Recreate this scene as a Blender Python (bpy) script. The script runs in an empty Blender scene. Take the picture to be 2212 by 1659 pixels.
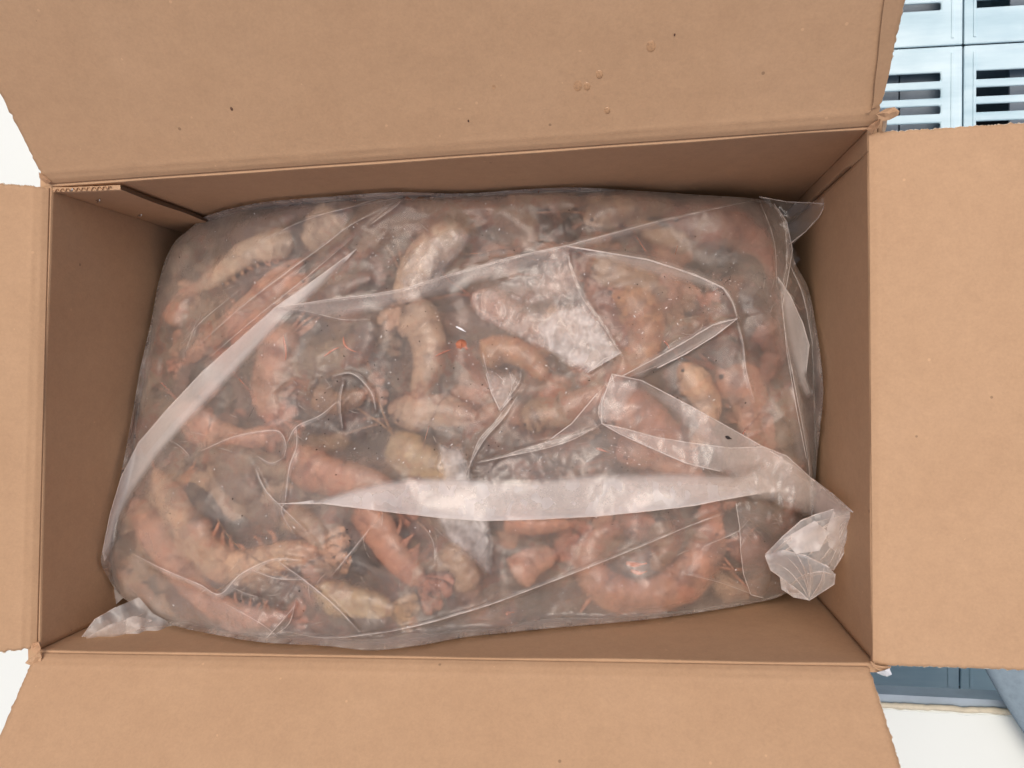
import bpy, bmesh, math, random
import numpy as np
from mathutils import Vector, Matrix, noise
from mathutils.geometry import delaunay_2d_cdt
random.seed(7); rng = np.random.RandomState(7)
scn = bpy.context.scene
COL = scn.collection

# ------------------------------------------------------------------ camera
F_PX, NADX, NADY, CAM_H = 800.0, 625.0, 376.0, 0.40
_up = -np.array([NADX-512, 384-NADY, -F_PX]); _up /= np.linalg.norm(_up)
_x = np.array([1., 0, 0]) - _up*_up[0]; _x /= np.linalg.norm(_x)
_y = np.cross(_up, _x)
ROT = np.array([_x, _y, _up])                      # world = ROT @ camera axes
cam_d = bpy.data.cameras.new('camera'); cam = bpy.data.objects.new('camera', cam_d); COL.objects.link(cam)
cam_d.sensor_width = 36; cam_d.lens = 36*F_PX/1024; cam_d.clip_start = 0.01; cam_d.clip_end = 50
cam.matrix_world = Matrix(ROT.tolist()).to_4x4(); cam.location = (0, 0, CAM_H)
scn.camera = cam
CAMP = np.array([0, 0, CAM_H])

# ------------------------------------------------------------------ light
SUN_EL, SUN_AZ = 80, -10.0
w = bpy.data.worlds.new('World'); scn.world = w; w.use_nodes = True
nt = w.node_tree
sky = nt.nodes.new('ShaderNodeTexSky'); sky.sky_type = 'NISHITA'; sky.sun_disc = False
sky.sun_elevation = math.radians(SUN_EL); sky.sun_rotation = math.radians(SUN_AZ)
sky.air_density = 0.7; sky.dust_density = 6.0; sky.ozone_density = 0.6
nt.links.new(sky.outputs[0], nt.nodes['Background'].inputs[0])
nt.nodes['Background'].inputs[1].default_value = 0.14
sd = bpy.data.lights.new('sun', 'SUN'); sd.energy = 1.35; sd.angle = math.radians(44); sd.color = (1, .94, .86)
sun = bpy.data.objects.new('sun', sd); COL.objects.link(sun)
sun.rotation_euler = (math.radians(-(90-SUN_EL)), 0, math.radians(-SUN_AZ))
scn.view_settings.view_transform = 'Standard'; scn.view_settings.look = 'None'
scn.view_settings.exposure = -0.08; scn.view_settings.gamma = 1
scn.render.engine = 'CYCLES'
scn.cycles.max_bounces = 10; scn.cycles.transparent_max_bounces = 24; scn.cycles.diffuse_bounces = 5

# ------------------------------------------------------------------ helpers
K = 2212/1024.0                                     # measured on a 2212 px wide view of the photo
def ray(u, v):
    return ROT @ np.array([u/K-512, 384-v/K, -F_PX])
def at(u, v, z):                                    # point on the horizontal plane z
    d = ray(u, v); t = (z-CAM_H)/d[2]; return CAMP + d*t
def on_plane(u, v, p0, n):
    d = ray(u, v); return CAMP + d*(((p0-CAMP)@n)/(d@n))
def at_grid(U, V, Z):
    D = np.stack([U/K-512, 384-V/K, np.full_like(U, -F_PX)], -1) @ ROT.T
    t = (Z-CAM_H)/D[..., 2]
    return CAMP + D*t[..., None]
def lin(r, g, b):
    f = lambda c: (c/255/12.92) if c/255 <= .04045 else ((c/255+.055)/1.055)**2.4
    return (f(r), f(g), f(b))

def mesh_obj(name, verts, faces, mat=None, parent=None, smooth=False):
    me = bpy.data.meshes.new(name)
    me.from_pydata([tuple(map(float, v)) for v in verts], [], [tuple(map(int, f)) for f in faces]); me.update()
    if smooth: me.polygons.foreach_set('use_smooth', [True]*len(me.polygons))
    if mat: me.materials.append(mat)
    o = bpy.data.objects.new(name, me); COL.objects.link(o)
    if parent: o.parent = parent
    return o
def tag(o, label=None, cat=None, group=None, kind=None):
    if label: o['label'] = label
    if cat: o['category'] = cat
    if group: o['group'] = group
    if kind: o['kind'] = kind
    return o
def empty(name, loc):
    o = bpy.data.objects.new(name, None); COL.objects.link(o); o.location = loc; o.empty_display_size = .01
    return o
class MB:
    def __init__(s): s.v = []; s.f = []
    def add(s, vs, fs):
        b = len(s.v); s.v += [tuple(map(float, x)) for x in vs]; s.f += [tuple(int(i)+b for i in f) for f in fs]
    def tube(s, pts, rad, n=5, flat=1.0):
        pts = [np.array(p, float) for p in pts]; m = len(pts); rs = rad if hasattr(rad, '__len__') else [rad]*m
        vs = []
        for i, p in enumerate(pts):
            t = pts[min(i+1, m-1)]-pts[max(i-1, 0)]; t = t/(np.linalg.norm(t)+1e-12)
            a = np.cross(t, [0, 0, 1.]); na = np.linalg.norm(a)
            a = a/na if na > 1e-6 else np.array([1., 0, 0]); b = np.cross(a, t)
            for k in range(n):
                q = 2*math.pi*k/n; vs.append(p+rs[i]*(a*math.cos(q)+b*math.sin(q)*flat))
        fs = [(i*n+k, i*n+(k+1) % n, (i+1)*n+(k+1) % n, (i+1)*n+k) for i in range(m-1) for k in range(n)]
        fs += [tuple(range(n))[::-1], tuple((m-1)*n+k for k in range(n))]
        s.add(vs, fs)
    def box(s, c, size, R=None):
        vs = []
        for dx in (-.5, .5):
            for dy in (-.5, .5):
                for dz in (-.5, .5):
                    p = np.array([dx*size[0], dy*size[1], dz*size[2]])
                    if R is not None: p = R @ p
                    vs.append(np.array(c)+p)
        s.add(vs, [(0, 1, 3, 2), (4, 6, 7, 5), (0, 4, 5, 1), (2, 3, 7, 6), (0, 2, 6, 4), (1, 5, 7, 3)])
    def build(s, name, mat, parent=None, smooth=False): return mesh_obj(name, s.v, s.f, mat, parent, smooth)
def catmull(P, n):
    P = np.array(P, float); P = np.vstack([2*P[0]-P[1], P, 2*P[-1]-P[-2]]); m = len(P)-3
    T = np.linspace(0, m-1e-6, n); out = []
    for t in T:
        i = int(t); f = t-i; a, b, c, d = P[i:i+4]
        out.append(.5*((2*b)+(-a+c)*f+(2*a-5*b+4*c-d)*f*f+(-a+3*b-3*c+d)*f**3))
    return np.array(out)

# ------------------------------------------------------------------ materials
def new_mat(name):
    m = bpy.data.materials.new(name); m.use_nodes = True
    return m, m.node_tree, m.node_tree.nodes['Principled BSDF'], m.node_tree.nodes['Material Output']
def N(nt, typ, **kw):
    n = nt.nodes.new(typ)
    for k, v in kw.items():
        if k in n.inputs: n.inputs[k].default_value = v
        else: setattr(n, k, v)
    return n
def ramp(nt, src, stops):
    r = nt.nodes.new('ShaderNodeValToRGB'); e = r.color_ramp.elements
    while len(e) < len(stops): e.new(.5)
    for i, (p, c) in enumerate(stops):
        e[i].position = p; e[i].color = (*c, 1) if len(c) == 3 else c
    nt.links.new(src, r.inputs[0]); return r
def mix(nt, fac, a, b, typ='MIX'):
    m = nt.nodes.new('ShaderNodeMix'); m.data_type = 'RGBA'; m.blend_type = typ
    for s, val in ((m.inputs[0], fac), (m.inputs[6], a), (m.inputs[7], b)):
        if isinstance(val, (int, float)): s.default_value = val
        elif isinstance(val, tuple): s.default_value = (*val, 1) if len(val) == 3 else val
        else: nt.links.new(val, s)
    return m.outputs[2]
def math_n(nt, op, a, b=None, clamp=False):
    m = nt.nodes.new('ShaderNodeMath'); m.operation = op; m.use_clamp = clamp
    for i, val in enumerate((a, b)):
        if val is None: continue
        if isinstance(val, (int, float)): m.inputs[i].default_value = val
        else: nt.links.new(val, m.inputs[i])
    return m.outputs[0]

def kraft_mat(name, base, spot=True, stretch=(1, 1, 1), stain=True):
    m, nt, bs, out = new_mat(name); L = nt.links.new
    tc = N(nt, 'ShaderNodeTexCoord'); mp = N(nt, 'ShaderNodeMapping'); L(tc.outputs['Object'], mp.inputs[0]); mp.inputs['Scale'].default_value = stretch
    n1 = N(nt, 'ShaderNodeTexNoise', Scale=22.0, Detail=4.0, Roughness=.55); L(mp.outputs[0], n1.inputs['Vector'])
    n2 = N(nt, 'ShaderNodeTexNoise', Scale=160.0, Detail=5.0, Roughness=.65); L(mp.outputs[0], n2.inputs['Vector'])
    n3 = N(nt, 'ShaderNodeTexNoise', Scale=700.0, Detail=3.0, Roughness=.7); L(mp.outputs[0], n3.inputs['Vector'])
    b = np.array(base)
    c = ramp(nt, n1.outputs[0], [(.3, tuple(b*np.array([.93, .91, .90]))), (.55, tuple(b)), (.75, tuple(b*np.array([1.05, 1.06, 1.09])))]).outputs[0]
    c = mix(nt, .38, c, ramp(nt, n2.outputs[0], [(.3, tuple(b*.86)), (.5, tuple(b)), (.72, tuple(np.minimum(1, b*1.13)))]).outputs[0])
    c = mix(nt, .22, c, ramp(nt, n3.outputs[0], [(.3, tuple(b*.78)), (.5, tuple(b)), (.7, tuple(np.minimum(1, b*1.2)))]).outputs[0])
    # pale and dark recycled paper flecks
    vo = N(nt, 'ShaderNodeTexVoronoi', Scale=95.0); vo.inputs['Randomness'].default_value = 1; L(mp.outputs[0], vo.inputs['Vector'])
    vw = N(nt, 'ShaderNodeTexNoise', Scale=60.0, Detail=1.0); L(mp.outputs[0], vw.inputs['Vector'])
    f1 = math_n(nt, 'LESS_THAN', vo.outputs['Distance'], .07)
    f1 = math_n(nt, 'MULTIPLY', f1, math_n(nt, 'GREATER_THAN', vw.outputs[0], .56))
    c = mix(nt, math_n(nt, 'MULTIPLY', f1, .4), c, tuple(np.minimum(1, b*1.45)))
    vo2 = N(nt, 'ShaderNodeTexVoronoi', Scale=42.0); L(mp.outputs[0], vo2.inputs['Vector'])
    f2 = math_n(nt, 'LESS_THAN', vo2.outputs['Distance'], .035)
    f2 = math_n(nt, 'MULTIPLY', f2, math_n(nt, 'GREATER_THAN', n1.outputs[0], .52))
    c = mix(nt, math_n(nt, 'MULTIPLY', f2, .6), c, tuple(b*.4))
    L(c, bs.inputs['Base Color']); bs.inputs['Roughness'].default_value = .78
    bs.inputs['Specular IOR Level'].default_value = .25
    bp = N(nt, 'ShaderNodeBump', Strength=.25, Distance=.0006)
    h = math_n(nt, 'ADD', math_n(nt, 'MULTIPLY', n2.outputs[0], 1.0), math_n(nt, 'MULTIPLY', n3.outputs[0], .5))
    L(h, bp.inputs['Height']); L(bp.outputs[0], bs.inputs['Normal'])
    return m
KBASE = tuple(np.array(lin(194, 158, 124))*.92)
M_kraft = kraft_mat('kraft_liner', KBASE)
M_kraft_flute = kraft_mat('kraft_score', tuple(np.array(KBASE)*np.array([1.02, .97, .95])), stretch=(1, 1, 1))
M_edge = kraft_mat('torn_paper_edge', lin(205, 180, 150))
M_fray = kraft_mat('frayed_pale_fibres', lin(206, 192, 172))
M_cut = kraft_mat('cut_board_edge', lin(104, 82, 62))
def plain(name, col, rough=.5, noise_amt=.08, scale=30., bump=.0, spec=.5, metal=0.):
    m, nt, bs, out = new_mat(name); L = nt.links.new
    tc = N(nt, 'ShaderNodeTexCoord'); n1 = N(nt, 'ShaderNodeTexNoise', Scale=scale, Detail=6.0, Roughness=.6); L(tc.outputs['Object'], n1.inputs['Vector'])
    b = np.array(col)
    L(ramp(nt, n1.outputs[0], [(.25, tuple(b*(1-noise_amt*1.6))), (.5, tuple(b)), (.78, tuple(np.minimum(1, b*(1+noise_amt))))]).outputs[0], bs.inputs['Base Color'])
    bs.inputs['Roughness'].default_value = rough; bs.inputs['Specular IOR Level'].default_value = spec; bs.inputs['Metallic'].default_value = metal
    if bump:
        bp = N(nt, 'ShaderNodeBump', Strength=.5, Distance=bump); L(n1.outputs[0], bp.inputs['Height']); L(bp.outputs[0], bs.inputs['Normal'])
    return m
M_white_liner = plain('white_outer_liner', (.74, .75, .77), .5, .04)
M_table = plain('off_white_table', (.74, .775, .735), .35, .015, 8.)
M_sealant = plain('cracked_sealant', lin(205, 195, 172), .6, .15, 90., .0006)
M_ledge = plain('blue_grey_ledge', lin(150, 164, 176), .5, .1, 40.)
M_steel = plain('staple_steel', (.6, .6, .6), .3, .05, 60., metal=1.)
M_floor = plain('floor_dark', lin(64, 66, 72), .7, .2, 12.)
M_cloth = plain('blue_grey_cloth', lin(140, 156, 166), .9, .10, 220., .0004, .1)

def crate_mat():
    m, nt, bs, out = new_mat('scuffed_blue_plastic'); L = nt.links.new
    tc = N(nt, 'ShaderNodeTexCoord'); mp = N(nt, 'ShaderNodeMapping'); mp.inputs['Scale'].default_value = (5, 34, 5); L(tc.outputs['Object'], mp.inputs[0])
    n1 = N(nt, 'ShaderNodeTexNoise', Scale=1.2, Detail=6.0, Roughness=.6); L(mp.outputs[0], n1.inputs['Vector'])
    n2 = N(nt, 'ShaderNodeTexNoise', Scale=14., Detail=4.0); L(tc.outputs['Object'], n2.inputs['Vector'])
    c = ramp(nt, n1.outputs[0], [(.28, tuple(np.array(lin(168, 200, 212))*1.0)), (.48, tuple(np.array(lin(190, 216, 226))*1.05)), (.7, tuple(np.array(lin(212, 232, 238))*1.06))]).outputs[0]
    c = mix(nt, .35, c, ramp(nt, n2.outputs[0], [(.35, tuple(np.array(lin(168, 200, 212))*1.0)), (.65, tuple(np.array(lin(212, 232, 238))*1.06))]).outputs[0])
    L(c, bs.inputs['Base Color']); bs.inputs['Roughness'].default_value = .42
    return m
M_crate = crate_mat()
M_crin = plain('crate_inner_panel', lin(140, 152, 164), .5, .2, 18.)

def prawn_mat():
    m, nt, bs, out = new_mat('raw_prawn_shell'); L = nt.links.new
    at_ = N(nt, 'ShaderNodeAttribute'); at_.attribute_name = 'Col'
    tc = N(nt, 'ShaderNodeTexCoord')
    n1 = N(nt, 'ShaderNodeTexNoise', Scale=85., Detail=6.0, Roughness=.65); L(tc.outputs['Object'], n1.inputs['Vector'])
    n2 = N(nt, 'ShaderNodeTexNoise', Scale=420., Detail=3.0, Roughness=.6); L(tc.outputs['Object'], n2.inputs['Vector'])
    c = mix(nt, .75, at_.outputs[0], ramp(nt, n1.outputs[0], [(.34, (.36, .30, .30)), (.46, (.80, .76, .74)), (.56, (1.0, .97, .95)), (.68, (1.3, 1.2, 1.1))]).outputs[0], 'MULTIPLY')
    c = mix(nt, .35, c, ramp(nt, n2.outputs[0], [(.35, (.55, .42, .38)), (.6, (1.1, 1.05, 1.0))]).outputs[0], 'MULTIPLY')
    L(c, bs.inputs['Base Color']); bs.inputs['Roughness'].default_value = .62; bs.inputs['Specular IOR Level'].default_value = .25
    bs.inputs['Subsurface Weight'].default_value = .0
    bp = N(nt, 'ShaderNodeBump', Strength=.5, Distance=.0008); L(n1.outputs[0], bp.inputs['Height']); L(bp.outputs[0], bs.inputs['Normal'])
    return m
M_prawn = prawn_mat()

def mass_mat():
    m, nt, bs, out = new_mat('frozen_shrimp_mass'); L = nt.links.new
    tc = N(nt, 'ShaderNodeTexCoord')
    wn = N(nt, 'ShaderNodeTexNoise', Scale=18., Detail=3.0); L(tc.outputs['Object'], wn.inputs['Vector'])
    off = nt.nodes.new('ShaderNodeVectorMath'); off.operation = 'MULTIPLY_ADD'
    L(wn.outputs['Color'], off.inputs[0]); off.inputs[1].default_value = (.05, .05, .05); L(tc.outputs['Object'], off.inputs[2])
    n1 = N(nt, 'ShaderNodeTexNoise', Scale=24., Detail=5.0, Roughness=.6); L(off.outputs[0], n1.inputs['Vector'])
    n2 = N(nt, 'ShaderNodeTexNoise', Scale=40., Detail=6.0, Roughness=.6); L(off.outputs[0], n2.inputs['Vector'])
    n3 = N(nt, 'ShaderNodeTexNoise', Scale=150., Detail=6.0, Roughness=.7); L(tc.outputs['Object'], n3.inputs['Vector'])
    c = ramp(nt, n1.outputs[0], [(.30, lin(50, 42, 44)), (.44, lin(70, 54, 50)), (.54, lin(84, 68, 60)), (.66, lin(124, 104, 86)), (.78, lin(96, 62, 56))]).outputs[0]
    c2 = ramp(nt, n2.outputs[0], [(.3, lin(70, 74, 76)), (.46, lin(92, 62, 54)), (.56, lin(92, 80, 76)), (.7, lin(130, 112, 94))]).outputs[0]
    c = mix(nt, .5, c, c2)
    c = mix(nt, .6, c, ramp(nt, n3.outputs[0], [(.3, (.5, .46, .46)), (.55, (1, 1, 1)), (.75, (1.35, 1.25, 1.2))]).outputs[0], 'MULTIPLY')
    L(c, bs.inputs['Base Color']); bs.inputs['Roughness'].default_value = .5
    bp = N(nt, 'ShaderNodeBump', Strength=.6, Distance=.002); L(n3.outputs[0], bp.inputs['Height']); L(bp.outputs[0], bs.inputs['Normal'])
    return m
M_mass = mass_mat()

def film_mat(name, cov, var=.12, rough=.28, tint=(.88, .80, .74), wr=.00028, fine=.6, gloss=.027):
    """thin translucent polyethylene: transparent + milky scatter (denser at grazing angles) + gloss"""
    m, nt, bs, out = new_mat(name); L = nt.links.new; nt.nodes.remove(bs)
    tc = N(nt, 'ShaderNodeTexCoord'); geo = N(nt, 'ShaderNodeNewGeometry')
    dt = nt.nodes.new('ShaderNodeVectorMath'); dt.operation = 'DOT_PRODUCT'; L(geo.outputs['Normal'], dt.inputs[0]); L(geo.outputs['Incoming'], dt.inputs[1])
    cosn = math_n(nt, 'MAXIMUM', math_n(nt, 'ABSOLUTE', dt.outputs['Value']), .25)
    n1 = N(nt, 'ShaderNodeTexNoise', Scale=26., Detail=5.0, Roughness=.6); L(tc.outputs['Object'], n1.inputs['Vector'])
    n2 = N(nt, 'ShaderNodeTexNoise', Scale=600., Detail=2.0, Roughness=.6); L(tc.outputs['Object'], n2.inputs['Vector'])
    cv = math_n(nt, 'ADD', math_n(nt, 'MULTIPLY', math_n(nt, 'SUBTRACT', n1.outputs[0], .5), var*2.4), cov)
    cv = math_n(nt, 'ADD', cv, math_n(nt, 'MULTIPLY', math_n(nt, 'SUBTRACT', n2.outputs[0], .5), .10))
    fa = N(nt, 'ShaderNodeAttribute'); fa.attribute_name = 'fade'
    cv = math_n(nt, 'MULTIPLY', math_n(nt, 'MINIMUM', math_n(nt, 'MAXIMUM', cv, .03), .95), fa.outputs['Fac'])
    tr = math_n(nt, 'POWER', math_n(nt, 'SUBTRACT', 1.0, cv), math_n(nt, 'DIVIDE', 1.0, cosn))
    fac = math_n(nt, 'SUBTRACT', 1.0, tr)
    dif = N(nt, 'ShaderNodeBsdfDiffuse'); dif.inputs[0].default_value = (*tint, 1)
    trl = N(nt, 'ShaderNodeBsdfTranslucent'); trl.inputs[0].default_value = (*tint, 1)
    mm = N(nt, 'ShaderNodeMixShader'); mm.inputs[0].default_value = .35; L(dif.outputs[0], mm.inputs[1]); L(trl.outputs[0], mm.inputs[2])
    tp = N(nt, 'ShaderNodeBsdfTransparent'); tp.inputs[0].default_value = (.985, .975, .965, 1)
    ms = N(nt, 'ShaderNodeMixShader'); L(fac, ms.inputs[0]); L(tp.outputs[0], ms.inputs[1]); L(mm.outputs[0], ms.inputs[2])
    gl = N(nt, 'ShaderNodeBsdfGlossy'); gl.inputs['Roughness'].default_value = rough; gl.inputs[0].default_value = (1, 1, 1, 1)
    mp = N(nt, 'ShaderNodeMapping'); mp.inputs['Scale'].default_value = (1, 1, 1); L(tc.outputs['Object'], mp.inputs[0])
    wn = N(nt, 'ShaderNodeTexNoise', Scale=55., Detail=7.0, Roughness=.62, Distortion=.6); L(mp.outputs[0], wn.inputs['Vector'])
    wv = N(nt, 'ShaderNodeTexVoronoi', Scale=38.); wv.feature = 'DISTANCE_TO_EDGE'; L(tc.outputs['Object'], wv.inputs['Vector'])
    hh = math_n(nt, 'ADD', wn.outputs[0], math_n(nt, 'MULTIPLY', math_n(nt, 'MINIMUM', wv.outputs['Distance'], .12), -1.2*fine))
    bp = N(nt, 'ShaderNodeBump', Strength=.8, Distance=wr); L(hh, bp.inputs['Height']); L(bp.outputs[0], gl.inputs['Normal'])
    d2 = nt.nodes.new('ShaderNodeVectorMath'); d2.operation = 'DOT_PRODUCT'; L(bp.outputs[0], d2.inputs[0]); L(geo.outputs['Incoming'], d2.inputs[1])
    fr = math_n(nt, 'ADD', gloss, math_n(nt, 'MULTIPLY', .9, math_n(nt, 'POWER', math_n(nt, 'SUBTRACT', 1.0, math_n(nt, 'ABSOLUTE', d2.outputs['Value']), True), 5.0)))
    mg = N(nt, 'ShaderNodeMixShader'); L(fr, mg.inputs[0]); L(ms.outputs[0], mg.inputs[1]); L(gl.outputs[0], mg.inputs[2])
    L(mg.outputs[0], out.inputs['Surface'])
    return m
def glaze_mat():
    m, nt, bs, out = new_mat('murky_frost'); L = nt.links.new; nt.nodes.remove(bs)
    tc = N(nt, 'ShaderNodeTexCoord')
    wn = N(nt, 'ShaderNodeTexNoise', Scale=30., Detail=3.0); L(tc.outputs['Object'], wn.inputs['Vector'])
    off = nt.nodes.new('ShaderNodeVectorMath'); off.operation = 'MULTIPLY_ADD'
    L(wn.outputs['Color'], off.inputs[0]); off.inputs[1].default_value = (.04, .04, .02); L(tc.outputs['Object'], off.inputs[2])
    n1 = N(nt, 'ShaderNodeTexNoise', Scale=30., Detail=5.0, Roughness=.62); L(off.outputs[0], n1.inputs['Vector'])
    n2 = N(nt, 'ShaderNodeTexNoise', Scale=52., Detail=6.0, Roughness=.65); L(off.outputs[0], n2.inputs['Vector'])
    n3 = N(nt, 'ShaderNodeTexNoise', Scale=330., Detail=4.0, Roughness=.7); L(tc.outputs['Object'], n3.inputs['Vector'])
    c = ramp(nt, n2.outputs[0], [(.30, lin(84, 66, 62)), (.42, lin(150, 116, 92)), (.49, lin(172, 152, 132)), (.56, lin(172, 116, 92)), (.7, lin(120, 100, 92))]).outputs[0]
    f = ramp(nt, n1.outputs[0], [(.32, (.0,)*3), (.5, (.14,)*3), (.6, (.32,)*3), (.72, (.5,)*3)]).outputs[0]
    f = math_n(nt, 'ADD', f, math_n(nt, 'MULTIPLY', math_n(nt, 'SUBTRACT', n3.outputs[0], .5), .5), True)
    dif = N(nt, 'ShaderNodeBsdfDiffuse'); L(c, dif.inputs[0])
    tp0 = N(nt, 'ShaderNodeBsdfTransparent'); rf = N(nt, 'ShaderNodeBsdfRefraction'); rf.inputs['Roughness'].default_value = .30; rf.inputs['IOR'].default_value = 1.3
    tp = N(nt, 'ShaderNodeMixShader'); tp.inputs[0].default_value = .5; L(tp0.outputs[0], tp.inputs[1]); L(rf.outputs[0], tp.inputs[2])
    ms = N(nt, 'ShaderNodeMixShader'); L(f, ms.inputs[0]); L(tp.outputs[0], ms.inputs[1]); L(dif.outputs[0], ms.inputs[2]); L(ms.outputs[0], out.inputs['Surface'])
    return m
M_glaze = glaze_mat()
M_film = film_mat('clear_bag_film', .145, .13, .34, (.86, .77, .70))
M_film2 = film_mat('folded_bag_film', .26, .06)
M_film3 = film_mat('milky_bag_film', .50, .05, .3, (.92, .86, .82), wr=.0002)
M_film5 = film_mat('turned_over_film', .60, .06, .3, (.94, .89, .86), wr=.0002)
M_film4 = film_mat('gathered_bag_film', .34, .10, .3, (.93, .93, .92), wr=.0003)
M_filmT = film_mat('thin_bag_film', .10, .05)
M_strip = kraft_mat('worn_strip', tuple(np.array(KBASE)*.86))
M_drop = plain('wet_kraft_drop', tuple(np.array(lin(190, 150, 112))*.93), .3, .2, 900.)
M_ice = plain('ice_grains', (.8, .8, .82), .15, .05, 200.)
M_speck = plain('brown_speck', lin(98, 70, 52), .7, .1, 300.)
M_orange = plain('orange_leg_shell', lin(176, 108, 80), .6, .2, 300.)
M_bit = plain('dark_speck', lin(40, 34, 34), .6, .1, 300.)

# ================================================================== THE CARTON
TL, TR, BR, BL = [at(u, v, 0) for u, v in ((105, 400), (1878, 276), (1887, 1437), (78, 1408))]
DEPTH = 0.25; TH = 0.0042
carton = empty('cardboard_box', (-.1, -.02, -DEPTH))
tag(carton, 'open brown cardboard carton with four spread flaps and white outside', 'box')
def put(o):                                        # parent but keep world coordinates
    o.parent = carton; o.matrix_parent_inverse = Matrix.Translation(carton.location).inverted(); return o
cen = (TL+TR+BR+BL)/4
def edge_jag(s, seed, amp=.0009):
    return amp*(noise.noise(Vector((s*140, seed, 0)))+.6*noise.noise(Vector((s*480, seed, 3))))

def slab(name, poly_fn, nu, nv, nrm, mat_in, mat_out, mat_edge, skip=None, th=TH):
    """grid sheet of board: inner face, outer face th behind, edge strips.  poly_fn(s,t)->point on inner face"""
    me_v = []; f_in = []; f_out = []; f_ed = []
    G = [[poly_fn(i/nu, j/nv) for i in range(nu+1)] for j in range(nv+1)]
    idx = lambda i, j, k: (j*(nu+1)+i)*2+k
    for j in range(nv+1):
        for i in range(nu+1):
            p = G[j][i]; me_v.append(p); me_v.append(p-nrm*th)
    for j in range(nv):
        for i in range(nu):
            if not (skip and skip((i+.5)/nu, (j+.5)/nv)):
                f_in.append((idx(i, j, 0), idx(i+1, j, 0), idx(i+1, j+1, 0), idx(i, j+1, 0)))
            f_out.append((idx(i, j, 1), idx(i, j+1, 1), idx(i+1, j+1, 1), idx(i+1, j, 1)))
    for i in range(nu):
        f_ed.append((idx(i, 0, 0), idx(i, 0, 1), idx(i+1, 0, 1), idx(i+1, 0, 0)))
        f_ed.append((idx(i, nv, 0), idx(i+1, nv, 0), idx(i+1, nv, 1), idx(i, nv, 1)))
    for j in range(nv):
        f_ed.append((idx(0, j, 0), idx(0, j+1, 0), idx(0, j+1, 1), idx(0, j, 1)))
        f_ed.append((idx(nu, j, 0), idx(nu, j, 1), idx(nu, j+1, 1), idx(nu, j+1, 0)))
    o = mesh_obj(name, me_v, f_in+f_out+f_ed, None, None)
    for m in (mat_in, mat_out, mat_edge): o.data.materials.append(m)
    mi = [0]*len(f_in)+[1]*len(f_out)+[0 if (q_ < 2*nu and q_ % 2 == 0) else 2 for q_ in range(len(f_ed))]; o.data.polygons.foreach_set('material_index', mi)
    sm = [True]*(len(f_in)+len(f_out))+[False]*len(f_ed); o.data.polygons.foreach_set('use_smooth', sm)
    bm = bmesh.new(); bm.from_mesh(o.data); bmesh.ops.recalc_face_normals(bm, faces=bm.faces); bm.to_mesh(o.data); bm.free()
    return put(o)

def hinge_frame(A, B):
    h = (B-A)/np.linalg.norm(B-A); out = np.cross(h, [0, 0, 1.])
    if out @ ((A+B)/2-cen) < 0: out = -out
    return h, out
SCORE = .0075                                      # width of the pressed score between wall and flap
def wall(A, B, gapA=0., gapB=0., bow=0., skip=None, seed=0.):
    h, out = hinge_frame(A, B); Lw = np.linalg.norm(B-A)
    def fn(s, t):
        x = gapA+(Lw-gapA-gapB)*s; z = -.0022-(DEPTH-.0022)*t**1.15
        p = A+h*x+np.array([0, 0, z])
        k = math.sin(math.pi*s)*math.sin(math.pi*min(1, t*.9+.1))
        wob = .0007*noise.noise(Vector((x*14, z*14, seed)))
        return p+out*(bow*k+wob)
    return slab('wall', fn, 90, 60, -out, M_kraft, M_white_liner, M_kraft, skip)
def flap(A, B, ang, eA, eB, depth, seed, curl=0., cham=0.):
    """eA/eB: two photo points along the flap side edges, projected on the flap's own plane"""
    h, out = hinge_frame(A, B); t = math.radians(ang); d = out*math.cos(t)+np.array([0, 0, 1.])*math.sin(t)
    n = np.cross(h, d); n = n if n[2] > 0 else -n
    Lw = np.linalg.norm(B-A)
    def edge(e):
        q = [on_plane(u, v, A, n)-A for u, v in e]; a, b = [(x@h, x@d) for x in q]
        return lambda y: a[0]+(b[0]-a[0])*(y-a[1])/(b[1]-a[1])
    ea, eb = edge(eA), edge(eB)
    def fn(s, tt):
        y = depth*tt**1.25
        a = ea(y)+edge_jag(y*3, seed); b = eb(y)+edge_jag(y*3, seed+9)
        if cham:
            a += cham*max(0, 1-y/.009); b -= cham*max(0, 1-y/.009)
        x = a+(b-a)*s
        # score: rolls over from the wall top, with two pressed lines, then the flat panel
        k = min(1, y/SCORE)
        bend = .0016*(1-k)**2
        ridge = (.00022*math.exp(-((y-.0030)/.0007)**2)+.00028*math.exp(-((y-SCORE)/.0010)**2)-.0002*math.exp(-((y-.0052)/.0009)**2))*(.42+.45*noise.noise(Vector((x*30, seed, 2))))
        wob = .0011*noise.noise(Vector((x*9, y*9, seed)))*min(1, y/.02)+.00035*noise.noise(Vector((x*45, y*45, seed)))*min(1, y/.01)
        yy = y+edge_jag(x, seed+4, .0006)*(1 if tt > .99 else 0)
        return A+h*x+d*yy+n*(wob+ridge-bend+curl*(y/depth)**2)
    ob = slab('flap', fn, 150, 90, n, M_kraft, M_white_liner, M_edge)
    for s_ in (0, 1):
        mb = MB(); pts = []; rs = []
        for q in range(150):
            tt = .12+.86*q/149; p = fn(s_, tt); k_ = noise.noise(Vector((q*.35, seed, s_))); pts.append(p+h*(.0004*k_)-n*(.0010+.0005*noise.noise(Vector((q*.5, seed, 7))))); rs.append(.00045+.00035*noise.noise(Vector((q*.8, seed, 9))))
        mb.tube(pts, rs, 5); f_ = mb.build('frayed_edge', M_fray, ob)
    return ob

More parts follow.
